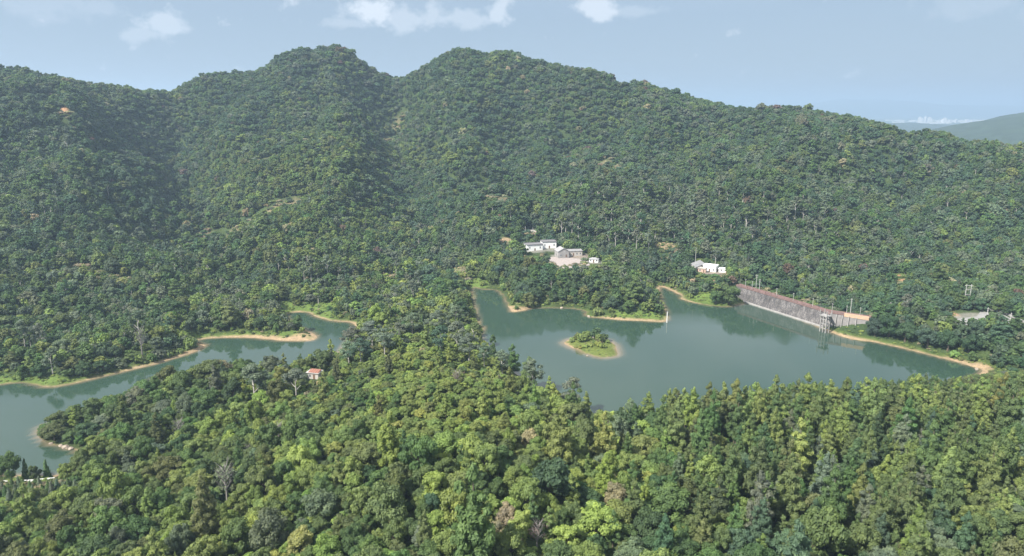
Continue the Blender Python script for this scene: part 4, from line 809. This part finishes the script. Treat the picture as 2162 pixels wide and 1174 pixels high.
# ------------------------------------------------------------------ far hills, mountain and town
def ridge(name, pts, width, label, base=-30, amp=.12, wl=300, colr=(.035, .055, .032), nu=90, nv=26):
    """a range of hills: crest points (px, py, distance), WIDTH metres from foot to foot"""
    C = np.array([at_Y(px, py, Y) for px, py, Y in pts]); L_ = np.append(0, np.cumsum(np.linalg.norm(np.diff(C[:, :2], axis=0), axis=1)))
    u_ = np.linspace(0, L_[-1], nu); X = np.interp(u_, L_, C[:, 0]); Y = np.interp(u_, L_, C[:, 1]); Z = np.interp(u_, L_, C[:, 2]); v_ = np.linspace(-1, 1, nv)
    endf = np.clip(np.minimum(u_, L_[-1] - u_) / (width * .5), 0, 1) ** .6
    VX = X[:, None] + 0 * v_; VY = Y[:, None] + v_ * width / 2; prof = np.cos(v_ * math.pi / 2) ** 1.15
    nse = (1 - np.abs(fbm(VX / wl, VY / (wl * 1.3), 4)) * 2) - .75
    VZ = base + (Z[:, None] - base) * prof * (1 + amp * nse * (1 - np.abs(v_) ** 8)) * endf[:, None] ** .3
    ii = np.arange(nu * nv).reshape(nu, nv); q = np.stack([ii[:-1, :-1], ii[1:, :-1], ii[1:, 1:], ii[:-1, 1:]], -1).reshape(-1, 4)
    me = quads_mesh(name, np.stack([VX, VY, VZ], -1).reshape(-1, 3), q, [plain(name + '_woods', colr, .95, .45, 1 / 40, .1)], smooth=True)
    return tag(link(name, me), kind='structure', label=label)
ridge('hill', [(1960, 296, 2300), (2005, 278, 2400), (2060, 264, 2500), (2110, 250, 2550), (2162, 240, 2600), (2260, 222, 2700), (2400, 235, 2800), (2600, 262, 2900)], 1500, 'blue wooded hill beyond the right end of the ridge')
ridge('hill', [(1700, 268, 5000), (1880, 258, 5200), (1990, 262, 5300), (2100, 265, 5400), (2350, 262, 5500)], 1600, 'low hazy hills in front of the distant town', amp=.2, wl=500)
ridge('mountain', [(1560, 232, 15500), (1700, 222, 15600), (1780, 208, 15600), (1860, 207, 15700), (1930, 215, 15800), (2010, 221, 15900), (2162, 224, 16000), (2500, 215, 16200), (2900, 230, 16500)], 3200, 'faint far mountain on the horizon at the right', amp=.1, wl=1500)
M_TOWN = plain('pale_tower_concrete', (.62, .61, .60), .8, .15, .02)
for i in range(16):
    px = (1941, 1947, 1954, 1962, 1968, 1990, 1994, 2005, 2018, 2030, 2041, 2052, 2064, 2076, 2090, 2112)[i]; Y = 7800 + 60 * (i % 5) + 90 * (i % 3); p = col_Y(px, Y, -24); h = (62, 44, 66, 58, 30, 36, 52, 30, 34, 28, 32, 28, 30, 26, 22, 20)[i]
    m = MB().box(-15, 15, -11, 11, -6, h).box(-5, 5, -5, 5, h, h + 5); tag(m.build('apartment_tower', M_TOWN, None, tuple(p), (0, 0, .25 * (i % 3))), f'white apartment tower in the far hazy town, {ORD[i + 1]} from left of sixteen', 'building', 'far town towers')
m = MB()
for i in range(120):
    px = rng.normal(2010, 75); Y = rng.uniform(7500, 9800); p = col_Y(px, Y, -24); a, b, h = rng.uniform(14, 55), rng.uniform(10, 30), rng.uniform(5, 18)
    m.box(p[0] - a, p[0] + a, p[1] - b, p[1] + b, -34, -24 + h)
tag(m.build('distant_town', M_TOWN), 'pale hazy sprawl of low town roofs near the horizon', 'town', None, 'stuff')

# ------------------------------------------------------------------ materials of built things
M_WHITE = plain('white_render', (.74, .74, .72), .75, .14, .35); M_CREAM = plain('cream_render', (.42, .39, .355), .8, .18, .4); M_SALMON = plain('salmon_render', (.46, .33, .26), .8, .16, .4)
M_CONC = plain('weathered_concrete', (.29, .28, .27), .9, .38, .35); M_PALE = plain('pale_concrete_post', (.42, .41, .39), .8, .2, .8); M_ROOF = plain('grey_roof', (.17, .165, .17), .85, .3, .5); M_ROOFL = plain('light_roof_sheet', (.29, .285, .285), .7, .25, .5)
M_TILE = plain('orange_red_roof', (.30, .14, .10), .75, .3, 1.0); M_GLASS = plain('dark_window', (.12, .13, .14), .2, .2, 1, .5); M_DOOR = plain('brown_door', (.16, .10, .07), .6, .2, 1); M_PAVE = plain('pinkish_paving', (.31, .27, .25), .9, .28, .5)
M_RED = plain('faded_red_paint', (.185, .120, .110), .8, .35, .6); M_METAL = plain('galvanised_steel', (.55, .56, .57), .5, .15, 2, .5); M_ROCK = plain('brown_rock', (.30, .25, .20), .95, .35, .8)
def _dam(t):
    g = t.nodes.new('ShaderNodeTexCoord'); mp = t.nodes.new('ShaderNodeMapping'); mp.inputs['Scale'].default_value = (1, 1, .35); t.links.new(g.outputs['Object'], mp.inputs[0])
    n = noise(t, .35, 6, .7, vec=mp.outputs[0]); n2 = noise(t, 1.8, 5, .7); n3 = noise(t, .16, 4, .6)
    f = mth('ADD', mth('MULTIPLY', n, .5, tree=t), mth('MULTIPLY', n2, .5, tree=t), tree=t)
    c = ramp(t, f, [(.38, (.040, .037, .038)), (.5, (.105, .098, .098)), (.60, (.24, .225, .218))])
    c = mixc(t, ramp(t, n3, [(.45, (0, 0, 0)), (.7, (.45, .45, .45))]), c, (.055, .052, .046)); return princ(t, c, .95, .2).outputs[0]
M_DAM = material('stained_masonry', _dam)

# ------------------------------------------------------------------ the dam
def lakeward(a, b):
    d = (b - a)[:2] / np.linalg.norm((b - a)[:2]); n_ = np.array((d[1], -d[0])); return n_ if n_[1] < 0 else -n_
dam = link('dam', None, None, tuple(DAM_M[:2]) + (0,)); tag(dam, 'long stained masonry dam with red parapet closing the main lake', 'dam')
O = np.array((DAM_M[0], DAM_M[1], 0)); nl = lakeward(DAM_L, DAM_M); nr_ = lakeward(DAM_M, DAM_R); nm_ = (nl + nr_) / np.linalg.norm(nl + nr_)
Lx = DAM_L - (DAM_M - DAM_L) / np.linalg.norm(DAM_M - DAM_L) * 5; Rx = DAM_R + (DAM_R - DAM_M) / np.linalg.norm(DAM_R - DAM_M) * 5
line = [(Lx, nl), (DAM_M, nm_), (Rx, nr_)]
def sweep(pts, prof, name, mat, parent=dam, z0=0):
    V = []; F = []; k = len(prof)
    for p, n_ in pts:
        for o_, z_ in prof: V.append((p[0] + n_[0] * o_ - O[0], p[1] + n_[1] * o_ - O[1], z_ + z0))
    for i in range(len(pts) - 1):
        for j in range(k): F.append((i*k+j, i*k+(j+1)%k, (i+1)*k+(j+1)%k, (i+1)*k+j))
    F.append(tuple(range(k))[::-1]); F.append(tuple((len(pts)-1)*k+j for j in range(k)))
    return MB().add(V, F).build(name, mat, parent)
def along(a, b, n_, t0, t1): return [(a + (b - a) * t0, n_), (a + (b - a) * t1, n_)]
CR = 9.2
sweep([line[0], (DAM_M, nm_)], [(1.6, CR - .9), (3.4, .75), (3.4, -5), (-4, -5), (-1.0, CR - .9)], 'wall', M_DAM)
sweep([(DAM_M, nm_), line[2]], [(1.6, CR - .9), (3.4, .75), (3.4, -5), (-4, -5), (-1.0, CR - .9)], 'wall', plain('grey_masonry', (.19, .18, .175), .9, .38, .5))
sweep(line[:2], [(3.405, .72), (5.0, .55), (5.0, -5), (3.405, -5)], 'ledge', plain('pale_ledge', (.27, .26, .25), .9, .35, .5))
sweep(line, [(1.9, CR - .895), (1.9, CR - .4), (-1.2, CR - .4), (-1.2, CR - .895)], 'walkway', M_RED)
for k in range(14):     # parapet in bays, along the lake side, and a plainer one behind
    sweep(along(line[0][0], DAM_M, nl, k / 14 + .004, (k + 1) / 14 - .004), [(1.85, CR - .395), (1.85, CR + .35), (1.5, CR + .35), (1.5, CR - .395)], 'parapet', M_RED)
sweep([(line[0][0], nl), (DAM_M, nm_)], [(-.85, CR - .395), (-.85, CR + .4), (-1.15, CR + .4), (-1.15, CR - .395)], 'rear_parapet', M_RED)
sweep(along(DAM_M, Rx, nr_, .03, .40), [(1.85, CR - .395), (1.85, CR + .5), (1.5, CR + .5), (1.5, CR - .395)], 'parapet', M_RED)
sweep(along(DAM_M, Rx, nr_, .41, .98), [(1.95, CR - 1.6), (1.95, CR + .5), (1.5, CR + .5), (1.66, CR - 1.6)], 'end_panel', plain('ochre_render', (.46, .32, .22), .85, .2, .6))
sweep([(DAM_M, nm_), (Rx, nr_)], [(-.85, CR - .395), (-.85, CR + .4), (-1.15, CR + .4), (-1.15, CR - .395)], 'rear_parapet', M_RED)
for k in (.10, .24, .38, .53, .70):
    p = DAM_M + (Rx - DAM_M) * k; q = p[:2] + nr_ * 2.1; q2 = p[:2] + nr_ * 4.2
    MB().bar((q[0] - O[0], q[1] - O[1], CR - 1.0), (q2[0] - O[0], q2[1] - O[1], .0), .34, .8).build('buttress', M_CONC, dam)

# intake tower standing in the water in front of the dam
TP = at_z(1740, 701, 0); ta = math.atan2(nl[1], nl[0]); tower = link('intake_tower', None, None, tuple(TP), (0, 0, ta)); tower.scale = (.85, .85, .96); tag(tower, 'pale concrete intake tower on tall legs in the water before the dam', 'tower')
for sx in (-1, 1):
    for sy in (-1, 0, 1): MB().box(sx * 1.5 - .28, sx * 1.5 + .28, sy * 2.2 - .28, sy * 2.2 + .28, -4, 9.6).build('leg', M_CONC, tower)
for z_ in (2.4, 5.0, 7.5):
    m = MB()
    for sx in (-1, 1): m.box(sx * 1.5 - .14, sx * 1.5 + .14, -1.9, 1.9, z_, z_ + .4)
    for sy in (-1, 1): m.box(-1.2, 1.2, sy * 2.2 - .14, sy * 2.2 + .14, z_ + .01, z_ + .39)
    m.build('brace', M_CONC, tower)
MB().box(-2.4, 2.4, -3.0, 3.0, 9.62, 10.1).build('platform', M_CONC, tower)
for sx in (-1, 1):
    for sy in (-1, 1): MB().box(sx * 2.1 - .2, sx * 2.1 + .2, sy * 2.7 - .2, sy * 2.7 + .2, 10.21, 13.0).build('post', M_CONC, tower)
MB().box(-2.3, 2.3, -2.9, 2.9, 13.01, 13.3).build('hoist_beam', M_CONC, tower) if False else None
m = MB()
for sx in (-1, 1): m.box(sx * 2.35 - .04, sx * 2.35 + .04, -2.45, 2.45, 11.2, 11.3)
for sy in (-1, 1): m.box(-1.85, 1.85, sy * 2.95 - .04, sy * 2.95 + .04, 11.2, 11.3)
m.build('railing', M_CONC, tower)
cA = np.array((TP[0], TP[1])) - nl * 2.1; cB = DAM_M[:2] + nl * 2.0 + (DAM_M - DAM_L)[:2] / np.linalg.norm((DAM_M - DAM_L)[:2]) * 1.0
bw = MB().bar((cA[0], cA[1], 9.95), (cB[0], cB[1], 9.5), 1.6, .3).build('footbridge', M_RED); tag(bw, 'short red footbridge from the dam to the intake tower', 'footbridge')

def pole(name, p, h, label, cat, group=None, r=.10, mat=M_PALE, head=True, arm=None):
    root = link(name, None, None, (p[0], p[1], p[2])); tag(root, label, cat, group)
    MB().tube([(0, 0, -.4), (0, 0, h)], [r * 1.25, r * .8], 7).build('pole', mat, root)
    if head: MB().box(-.28, .28, -.16, .16, h + .01, h + .28).build('lamp_head', M_PALE, root)
    if arm: MB().box(-arm, arm, -.07, .07, h - .8, h - .62).build('cross_arm', mat, root); MB().box(-arm * .7, arm * .7, -.07, .07, h - 1.8, h - 1.65).build('cross_arm', mat, root)
    return root
w_ = ['at the far end of the dam by the trees', 'second from the far end of the dam', 'in the far middle of the dam', 'at the middle of the long dam wall', 'nearest the intake tower on the long wall']
for t_, lb in zip((.01, .10, .41, .61, .83), w_):
    p = DAM_L + (DAM_M - DAM_L) * t_; pole('lamp_post', (p[0] - nl[0] * .5, p[1] - nl[1] * .5, CR - .4), 4.3, 'white lamp post ' + lb, 'lamp post', 'lamp posts along the dam')
for t_, lb in zip((.12, .56, .96), ('just right of the intake tower', 'at the start of the ochre end panel', 'at the right end of the dam by dark trees')):
    p = DAM_M + (DAM_R - DAM_M) * t_; pole('lamp_post', (p[0] - nr_[0] * .5, p[1] - nr_[1] * .5, CR - .4), 4.3, 'white lamp post ' + lb, 'lamp post', 'lamp posts along the dam')
for px, py, h, lb in ((1596, 610, 9.5, 'taller of two poles rising behind the far part of the dam'), (1603, 613, 7.5, 'shorter of two poles rising behind the far part of the dam')):
    p = at_z(px, py, 7.0); pole('utility_pole', p, h, lb, 'pole', 'poles behind the dam', .14, head=False, arm=.9)
def hpole(px, py, h, lb, **k): p = hit(px, py); return pole('utility_pole', (p[0], p[1], float(height(p[0], p[1]))), h, lb, 'pole', None, .15, head=False, **k)
hpole(1795, 664, 9.5, 'pale pole among trees behind the right end of the dam', arm=.7); hpole(1467, 573, 17, 'very tall pale pole left of the grey gabled house', arm=.01) ; hpole(1877, 672, 9, 'pale pole sticking out of the dark trees right of the dam', arm=.7)
hpole(2083, 674, 6.5, 'short pale pole at the back of the concrete yard', arm=.6); hpole(2132, 684, 6.0, 'pale pole at the right edge of the concrete yard', arm=.6); hpole(1314, 562, 6.0, 'pole at the railing path right of the farm hut', arm=.5)
hpole(1109, 492, 5.5, 'thin pole on the upper terrace wall, left one', arm=.3); hpole(1125, 493, 5.0, 'thin pole on the upper terrace wall, right one', arm=.3)
p = hit(2040, 646); hp = link('pylon', None, None, (p[0], p[1], float(height(p[0], p[1])))); tag(hp, 'two-legged white power pylon above the trees at the right', 'pylon')
for sx in (-1, 1): MB().tube([(sx * 1.5, 0, -.5), (sx * 1.35, 0, 12.5)], [.2, .13], 7).build('leg', M_PALE, hp)
for z_ in (11.6, 9.4, 6.2): MB().box(-2.3 if z_ > 11 else -1.25, 2.3 if z_ > 11 else 1.25, -.09, .09, z_, z_ + .2).build('cross_arm', M_PALE, hp)
p = at_z(1408, 681, 0); gp_ = link('water_gauge', None, None, tuple(p)); tag(gp_, 'white marker post standing in the water off the headland', 'marker post')
MB().tube([(0, 0, -4), (0, 0, 6.2)], [.24, .22], 8).build('post', M_WHITE, gp_); MB().box(-.3, .3, -.3, .3, 6.21, 6.4).build('cap', M_METAL, gp_)

# ------------------------------------------------------------------ farm buildings
def house(name, P, rot, w_, d_, h_, label, wall, roof, style='flat', wins=3, z0=None, over=.35, doors=1, cat='house'):
    root = link(name, None, None, (P[0], P[1], P[2]), (0, 0, rot)); tag(root, label, cat)
    MB().box(-w_/2, w_/2, -d_/2, d_/2, -1.2, h_).build('wall', wall, root)
    if style == 'flat':
        MB().box(-w_/2 - over, w_/2 + over, -d_/2 - over, d_/2 + over, h_ + .003, h_ + .22).build('roof', roof, root)
        m = MB(); a, b = w_/2 + over - .12, d_/2 + over - .12
        m.box(-a, a, -b - .1, -b + .1, h_ + .223, h_ + .6).box(-a, a, b - .1, b + .1, h_ + .223, h_ + .6).box(-a - .1, -a + .1, -b + .103, b - .103, h_ + .223, h_ + .6).box(a - .1, a + .1, -b + .103, b - .103, h_ + .223, h_ + .6)
        m.build('parapet', roof if roof is not M_WHITE else wall, root)
    elif style == 'gable':
        a, b, k = w_/2 + over, d_/2 + over, w_ * .28
        MB().add([(-a, -b, h_ - .1), (0, -b, h_ + k), (a, -b, h_ - .1), (-a, b, h_ - .1), (0, b, h_ + k), (a, b, h_ - .1), (-a, -b, h_ + .1), (0, -b, h_ + k + .2), (a, -b, h_ + .1), (-a, b, h_ + .1), (0, b, h_ + k + .2), (a, b, h_ + .1)],
                 [(0,1,7,6),(1,2,8,7),(3,9,10,4),(4,10,11,5),(6,7,10,9),(7,8,11,10),(0,3,4,1),(1,4,5,2),(0,6,9,3),(2,5,11,8)]).build('roof', roof, root)
        MB().add([(-w_/2, -d_/2 + .02, h_ + .001), (w_/2, -d_/2 + .02, h_ + .001), (0, -d_/2 + .02, h_ + k * .93), (-w_/2, d_/2 - .02, h_ + .001), (w_/2, d_/2 - .02, h_ + .001), (0, d_/2 - .02, h_ + k * .93)], [(0,1,2),(3,5,4),(0,2,5,3),(1,4,5,2),(0,3,4,1)]).build('gable', wall, root)
    elif style == 'hip':
        a, b, k = w_/2 + over, d_/2 + over, min(w_, d_) * .26; r_ = max(0, (w_ - d_) / 2)
        MB().add([(-a,-b,h_+.003),(a,-b,h_+.003),(a,b,h_+.003),(-a,b,h_+.003),(-r_-.01,0,h_+k),(r_+.01,0,h_+k)], [(0,3,2,1),(0,1,5,4),(1,2,5),(2,3,4,5),(3,0,4)]).build('roof', roof, root)
    two = h_ > 5.5
    for f_ in range(2 if two else 1):
        z_ = (1.0 if h_ < 4.5 else 2.2) + f_ * 2.7
        for i in range(wins):
            x_ = -w_/2 + w_ * (i + .5) / wins
            if f_ == 0 and doors and i == wins // 2:
                MB().box(x_ - .5, x_ + .5, -d_/2 - .05, -d_/2 + .03, .02, 2.1).build('door', M_DOOR, root); continue
            wn = MB().box(x_ - .5, x_ + .5, -d_/2 - .03, -d_/2 + .03, z_, z_ + 1.2).build('window', M_GLASS, root)
            MB().box(x_ - .62, x_ + .62, -d_/2 - .16, -d_/2 - .035, z_ - .12, z_ - .01).build('sill', M_WHITE, wn)
    for s_ in (-1, 1): MB().box(min(s_ * w_/2, s_ * (w_/2 + .04)), max(s_ * w_/2, s_ * (w_/2 + .04)), -.5, .5, 1.0, 2.2).build('window', M_GLASS, root)
    return root
A3 = lambda p, dx=0, dy=0, dz=0: (p[0] + dx, p[1] + dy, p[2] + dz)
house('farmhouse', A3(P_H1), R(16), 12.5, 8.5, 4.7, 'white farmhouse, left of the pair, with dark grey flat roof', M_WHITE, M_ROOF, 'flat', 3)
house('farmhouse', A3(P_H2, 0, 3), R(10), 11, 8, 5.0, 'white farmhouse, right of the pair, set slightly higher', M_WHITE, M_ROOF, 'flat', 3)
house('farmhouse', A3(P_H3), R(14), 8.5, 9, 4.4, 'grey gabled house in the middle of the farm', M_CONC, M_ROOFL, 'gable', 2)
house('barn', A3(P_H4, -1, 3), R(8), 13.5, 7, 3.4, 'long low cream barn right of the grey gabled house', M_CREAM, M_ROOFL, 'flat', 5)
house('farm_hut', A3(P_HUT), R(-12), 6.5, 4.5, 2.2, 'small white hut with grey hipped roof at the right of the farm', M_WHITE, M_ROOFL, 'hip', 3, cat='hut')
house('shed', tuple(hit(1083, 538)), R(10), 2.6, 3, 2.6, 'tiny white shed half hidden left of the farmhouses', M_WHITE, M_ROOFL, 'flat', 1, cat='shed')
pl = [at_z(x, y, 12.1)[:2] for x, y in ((1150, 550), (1160, 541), (1180, 543), (1222, 546), (1240, 552), (1246, 560), (1222, 563), (1204, 570), (1190, 566), (1172, 556))]
m = MB().prism(pl, 9.5, 12.1).build('courtyard', M_PAVE); tag(m, 'pinkish paved farm courtyard in front of the grey house', kind='structure')
a, b = at_z(1206, 561, 12.1), at_z(1244, 555, 12.1); m = MB().bar((a[0], a[1], 12.6), (b[0], b[1], 12.6), .3, .95).build('garden_wall', M_CREAM); tag(m, 'low cream wall along the courtyard edge below the barn', 'wall')
# railing path to the right of the hut
pts = [at_z(1281, 561, 11.0), at_z(1296, 562, 11.0), at_z(1318, 555, 11.3)]; rl = link('railing', None, None, tuple(pts[0])); tag(rl, 'pale concrete railing along the path right of the hut', 'railing')
z_b = [max(float(height(p[0], p[1])), p[2] - 1) for p in pts]
for i in range(2):
    p, q = pts[i], pts[i + 1]; n = 4 + i * 2
    for hh in (.55, 1.0): MB().bar((p[0] - pts[0][0], p[1] - pts[0][1], z_b[i] - pts[0][2] + hh), (q[0] - pts[0][0], q[1] - pts[0][1], z_b[i + 1] - pts[0][2] + hh + .01 * i), .14, .18).build('rail', M_PALE, rl)
    for k in range(n + i):
        t_ = k / n; c = p + (q - p) * t_; zz = z_b[i] + (z_b[i + 1] - z_b[i]) * t_; MB().box(c[0] - pts[0][0] - .12, c[0] - pts[0][0] + .12, c[1] - pts[0][1] - .12, c[1] - pts[0][1] + .12, zz - pts[0][2] - .4, zz - pts[0][2] + 1.15).build('post', M_PALE, rl)
a, b = at_z(1101, 489, 21), at_z(1136, 492, 21); tw = link('terrace_wall', None, None, tuple(a)); tag(tw, 'stone retaining wall on the slope above the farmhouses', 'wall')
MB().bar((0, 0, .4), (b[0] - a[0], b[1] - a[1], .4), .5, 2.6).build('wall', plain('brownish_stone', (.40, .35, .30), .9, .35, .9), tw)
MB().bar((0, 0, 1.82), (b[0] - a[0], b[1] - a[1], 1.82), .7, .22).build('coping', M_PALE, tw)
# houses above the dam
house('stone_house', A3(P_E, -9, 4), R(-38), 7.5, 15, 3.6, 'grey gabled building beside the very tall pole above the dam', M_CREAM, M_ROOFL, 'gable', 2)
house('villa', A3(P_E, 1, 0), R(-32), 9, 5.5, 4.0, 'white flat-roofed house with salmon annex above the dam', M_WHITE, M_WHITE, 'flat', 3)
house('annex', A3(P_E, -5.8, -4.4), R(-32), 5.2, 3.0, 2.8, 'small salmon annex at the left of the white flat-roofed house', M_SALMON, M_CREAM, 'flat', 2)
house('garage', A3(P_E, 9.5, -3.6), R(-20), 7, 4, 2.2, 'low white outbuilding stepping down to the right of the white house', M_WHITE, M_WHITE, 'flat', 2, cat='outbuilding')
# red-roofed hut by the west lake
rh = link('hut', None, None, tuple(P_RH), (0, 0, R(-14))); tag(rh, 'small hut with orange-red roof among trees by the west lake', 'hut')
MB().box(-2.6, 2.6, -1.9, 1.9, -1, 2.6).build('wall', M_CREAM, rh); MB().box(-3.0, 3.0, -2.3, 2.3, 2.603, 2.8).build('roof_slab', M_PALE, rh)
rf = MB().add([(-2.0, -2.0, 2.85), (2.7, -2.0, 2.85), (2.7, .9, 3.55), (-2.0, .9, 3.55), (-2.0, -2.0, 2.803), (2.7, -2.0, 2.803), (2.7, .9, 2.803), (-2.0, .9, 2.803)], [(0,1,2,3),(4,7,6,5),(0,4,5,1),(1,5,6,2),(2,6,7,3),(3,7,4,0)]).build('roof', M_TILE, rh)
for i in range(5): MB().bar((-1.75 + i * 1.02, -2.0, 2.94), (-1.75 + i * 1.02, .9, 3.64), .12, .12).build('ridge_rib', M_TILE, rf)
MB().box(.2, 1.1, -1.95, -1.88, 0, 2.0).build('door', M_DOOR, rh); MB().box(-1.8, -.8, -1.94, -1.88, .9, 1.9).build('window', M_GLASS, rh)
# concrete yard at the right, with its back wall and bank of bare earth
pl = [at_z(x, y, 10.75)[:2] for x, y in ((1996, 678), (2030, 672), (2062, 668), (2072, 655), (2090, 653), (2118, 664), (2150, 680), (2180, 694), (2190, 712), (2160, 704), (2130, 692), (2085, 688), (2052, 683), (2030, 690))]
m = MB().prism(pl, 10.1, 10.75).build('yard', plain('pale_yard_concrete', (.25, .245, .235), .9, .3, .25)); tag(m, 'pale concrete yard and road on the bank at the right', kind='structure')
a, b, c = (at_z(x, y, 10.75) for x, y in ((2074, 653), (2116, 661), (2172, 686))); yw = link('yard_wall', None, None, tuple(a)); tag(yw, 'low grey wall along the back of the concrete yard', 'wall')
MB().bar((0, 0, .5), (b[0] - a[0], b[1] - a[1], .5), .35, 1.1).build('wall', M_CONC, yw); MB().bar((b[0] - a[0] + .1, b[1] - a[1] - .1, .5), (c[0] - a[0], c[1] - a[1], .5), .35, 1.1).build('wall', M_CONC, yw)
# service road at the lower left with a low white wall
P_ = [at_z(x, y, 2.6)[:2] for x, y in ((-60, 1010), (0, 1018), (60, 1014), (120, 1012))]; V = []; F = []
for i, p in enumerate(P_):
    for s_ in (0, 3.2): zz = float(height(p[0], p[1] + s_)) + .12; V.append((p[0], p[1] + s_, zz))
for i in range(3): F.append((2*i, 2*i+2, 2*i+3, 2*i+1))
m = MB().add(V, F).build('service_road', plain('pale_road', (.40, .38, .34), .9, .25, .5), fix=False); tag(m, 'pale service road beside the lake at the lower left', kind='structure')
for i in range(3):
    p, q = P_[i], P_[i + 1]; za, zb = float(height(*p)), float(height(*q)); m = MB().bar((p[0] + .2, p[1] - .6, za + .5), (q[0] - .2, q[1] - .6, zb + .5), .3, 1.4).build('roadside_wall', M_WHITE)
    tag(m, ('low white wall by the service road, at the left frame edge', 'low white wall by the service road, middle stretch', 'low white wall by the service road, stretch nearest the conifers')[i], 'wall')
# boulders on the sandy spit at the left, and one or two elsewhere on the shores
def boulder(px, py, r, lb):
    p = at_z(px, py, .2); g = np.random.default_rng(int(px)); V = _IV2 * (1 + g.normal(0, .12, (len(_IV2), 1))) * (r * 1.3, r, r * .75)
    me = mesh_np('boulder', V, _IF2, [M_ROCK]); o = link('boulder', me, None, (p[0], p[1], max(.1, float(height(p[0], p[1])) + r * .1)), (0, 0, px)); tag(o, lb, 'boulder', 'boulders on the shore')
for a in ((138, 944, 1.2, 'brown boulder on the spit at the lower left, largest'), (128, 941, .8, 'small boulder on the spit beside the largest one'), (150, 947, .9, 'boulder at the inner end of the sandy spit'), (108, 936, .6, 'small boulder halfway along the sandy spit'),
          (1243, 668, .9, 'boulder at the left tip of the headland beach'), (1186, 650, 1.0, 'boulder under the trees of the headland'), (2062, 779, .8, 'boulder at the tip of the far right sandbank'), (1240, 751, .5, 'small rock on the near edge of the islet')): boulder(*a)

# ------------------------------------------------------------------ the air
hz = MB().box(-30000, 30000, -6000, 34000, -44, 345).build('haze')
def _hz():
    m = bpy.data.materials.new('haze_air'); m.use_nodes = True; t = m.node_tree; t.nodes.clear(); o = t.nodes.new('ShaderNodeOutputMaterial'); v = t.nodes.new('ShaderNodeVolumePrincipled')
    v.inputs['Density'].default_value = .00019; v.inputs['Color'].default_value = (.48, .63, .84, 1); v.inputs['Anisotropy'].default_value = .25
    t.links.new(v.outputs[0], o.inputs['Volume']); return m
hz.data.materials.append(_hz()); tag(hz, 'thin blue summer haze over the whole valley', kind='stuff')
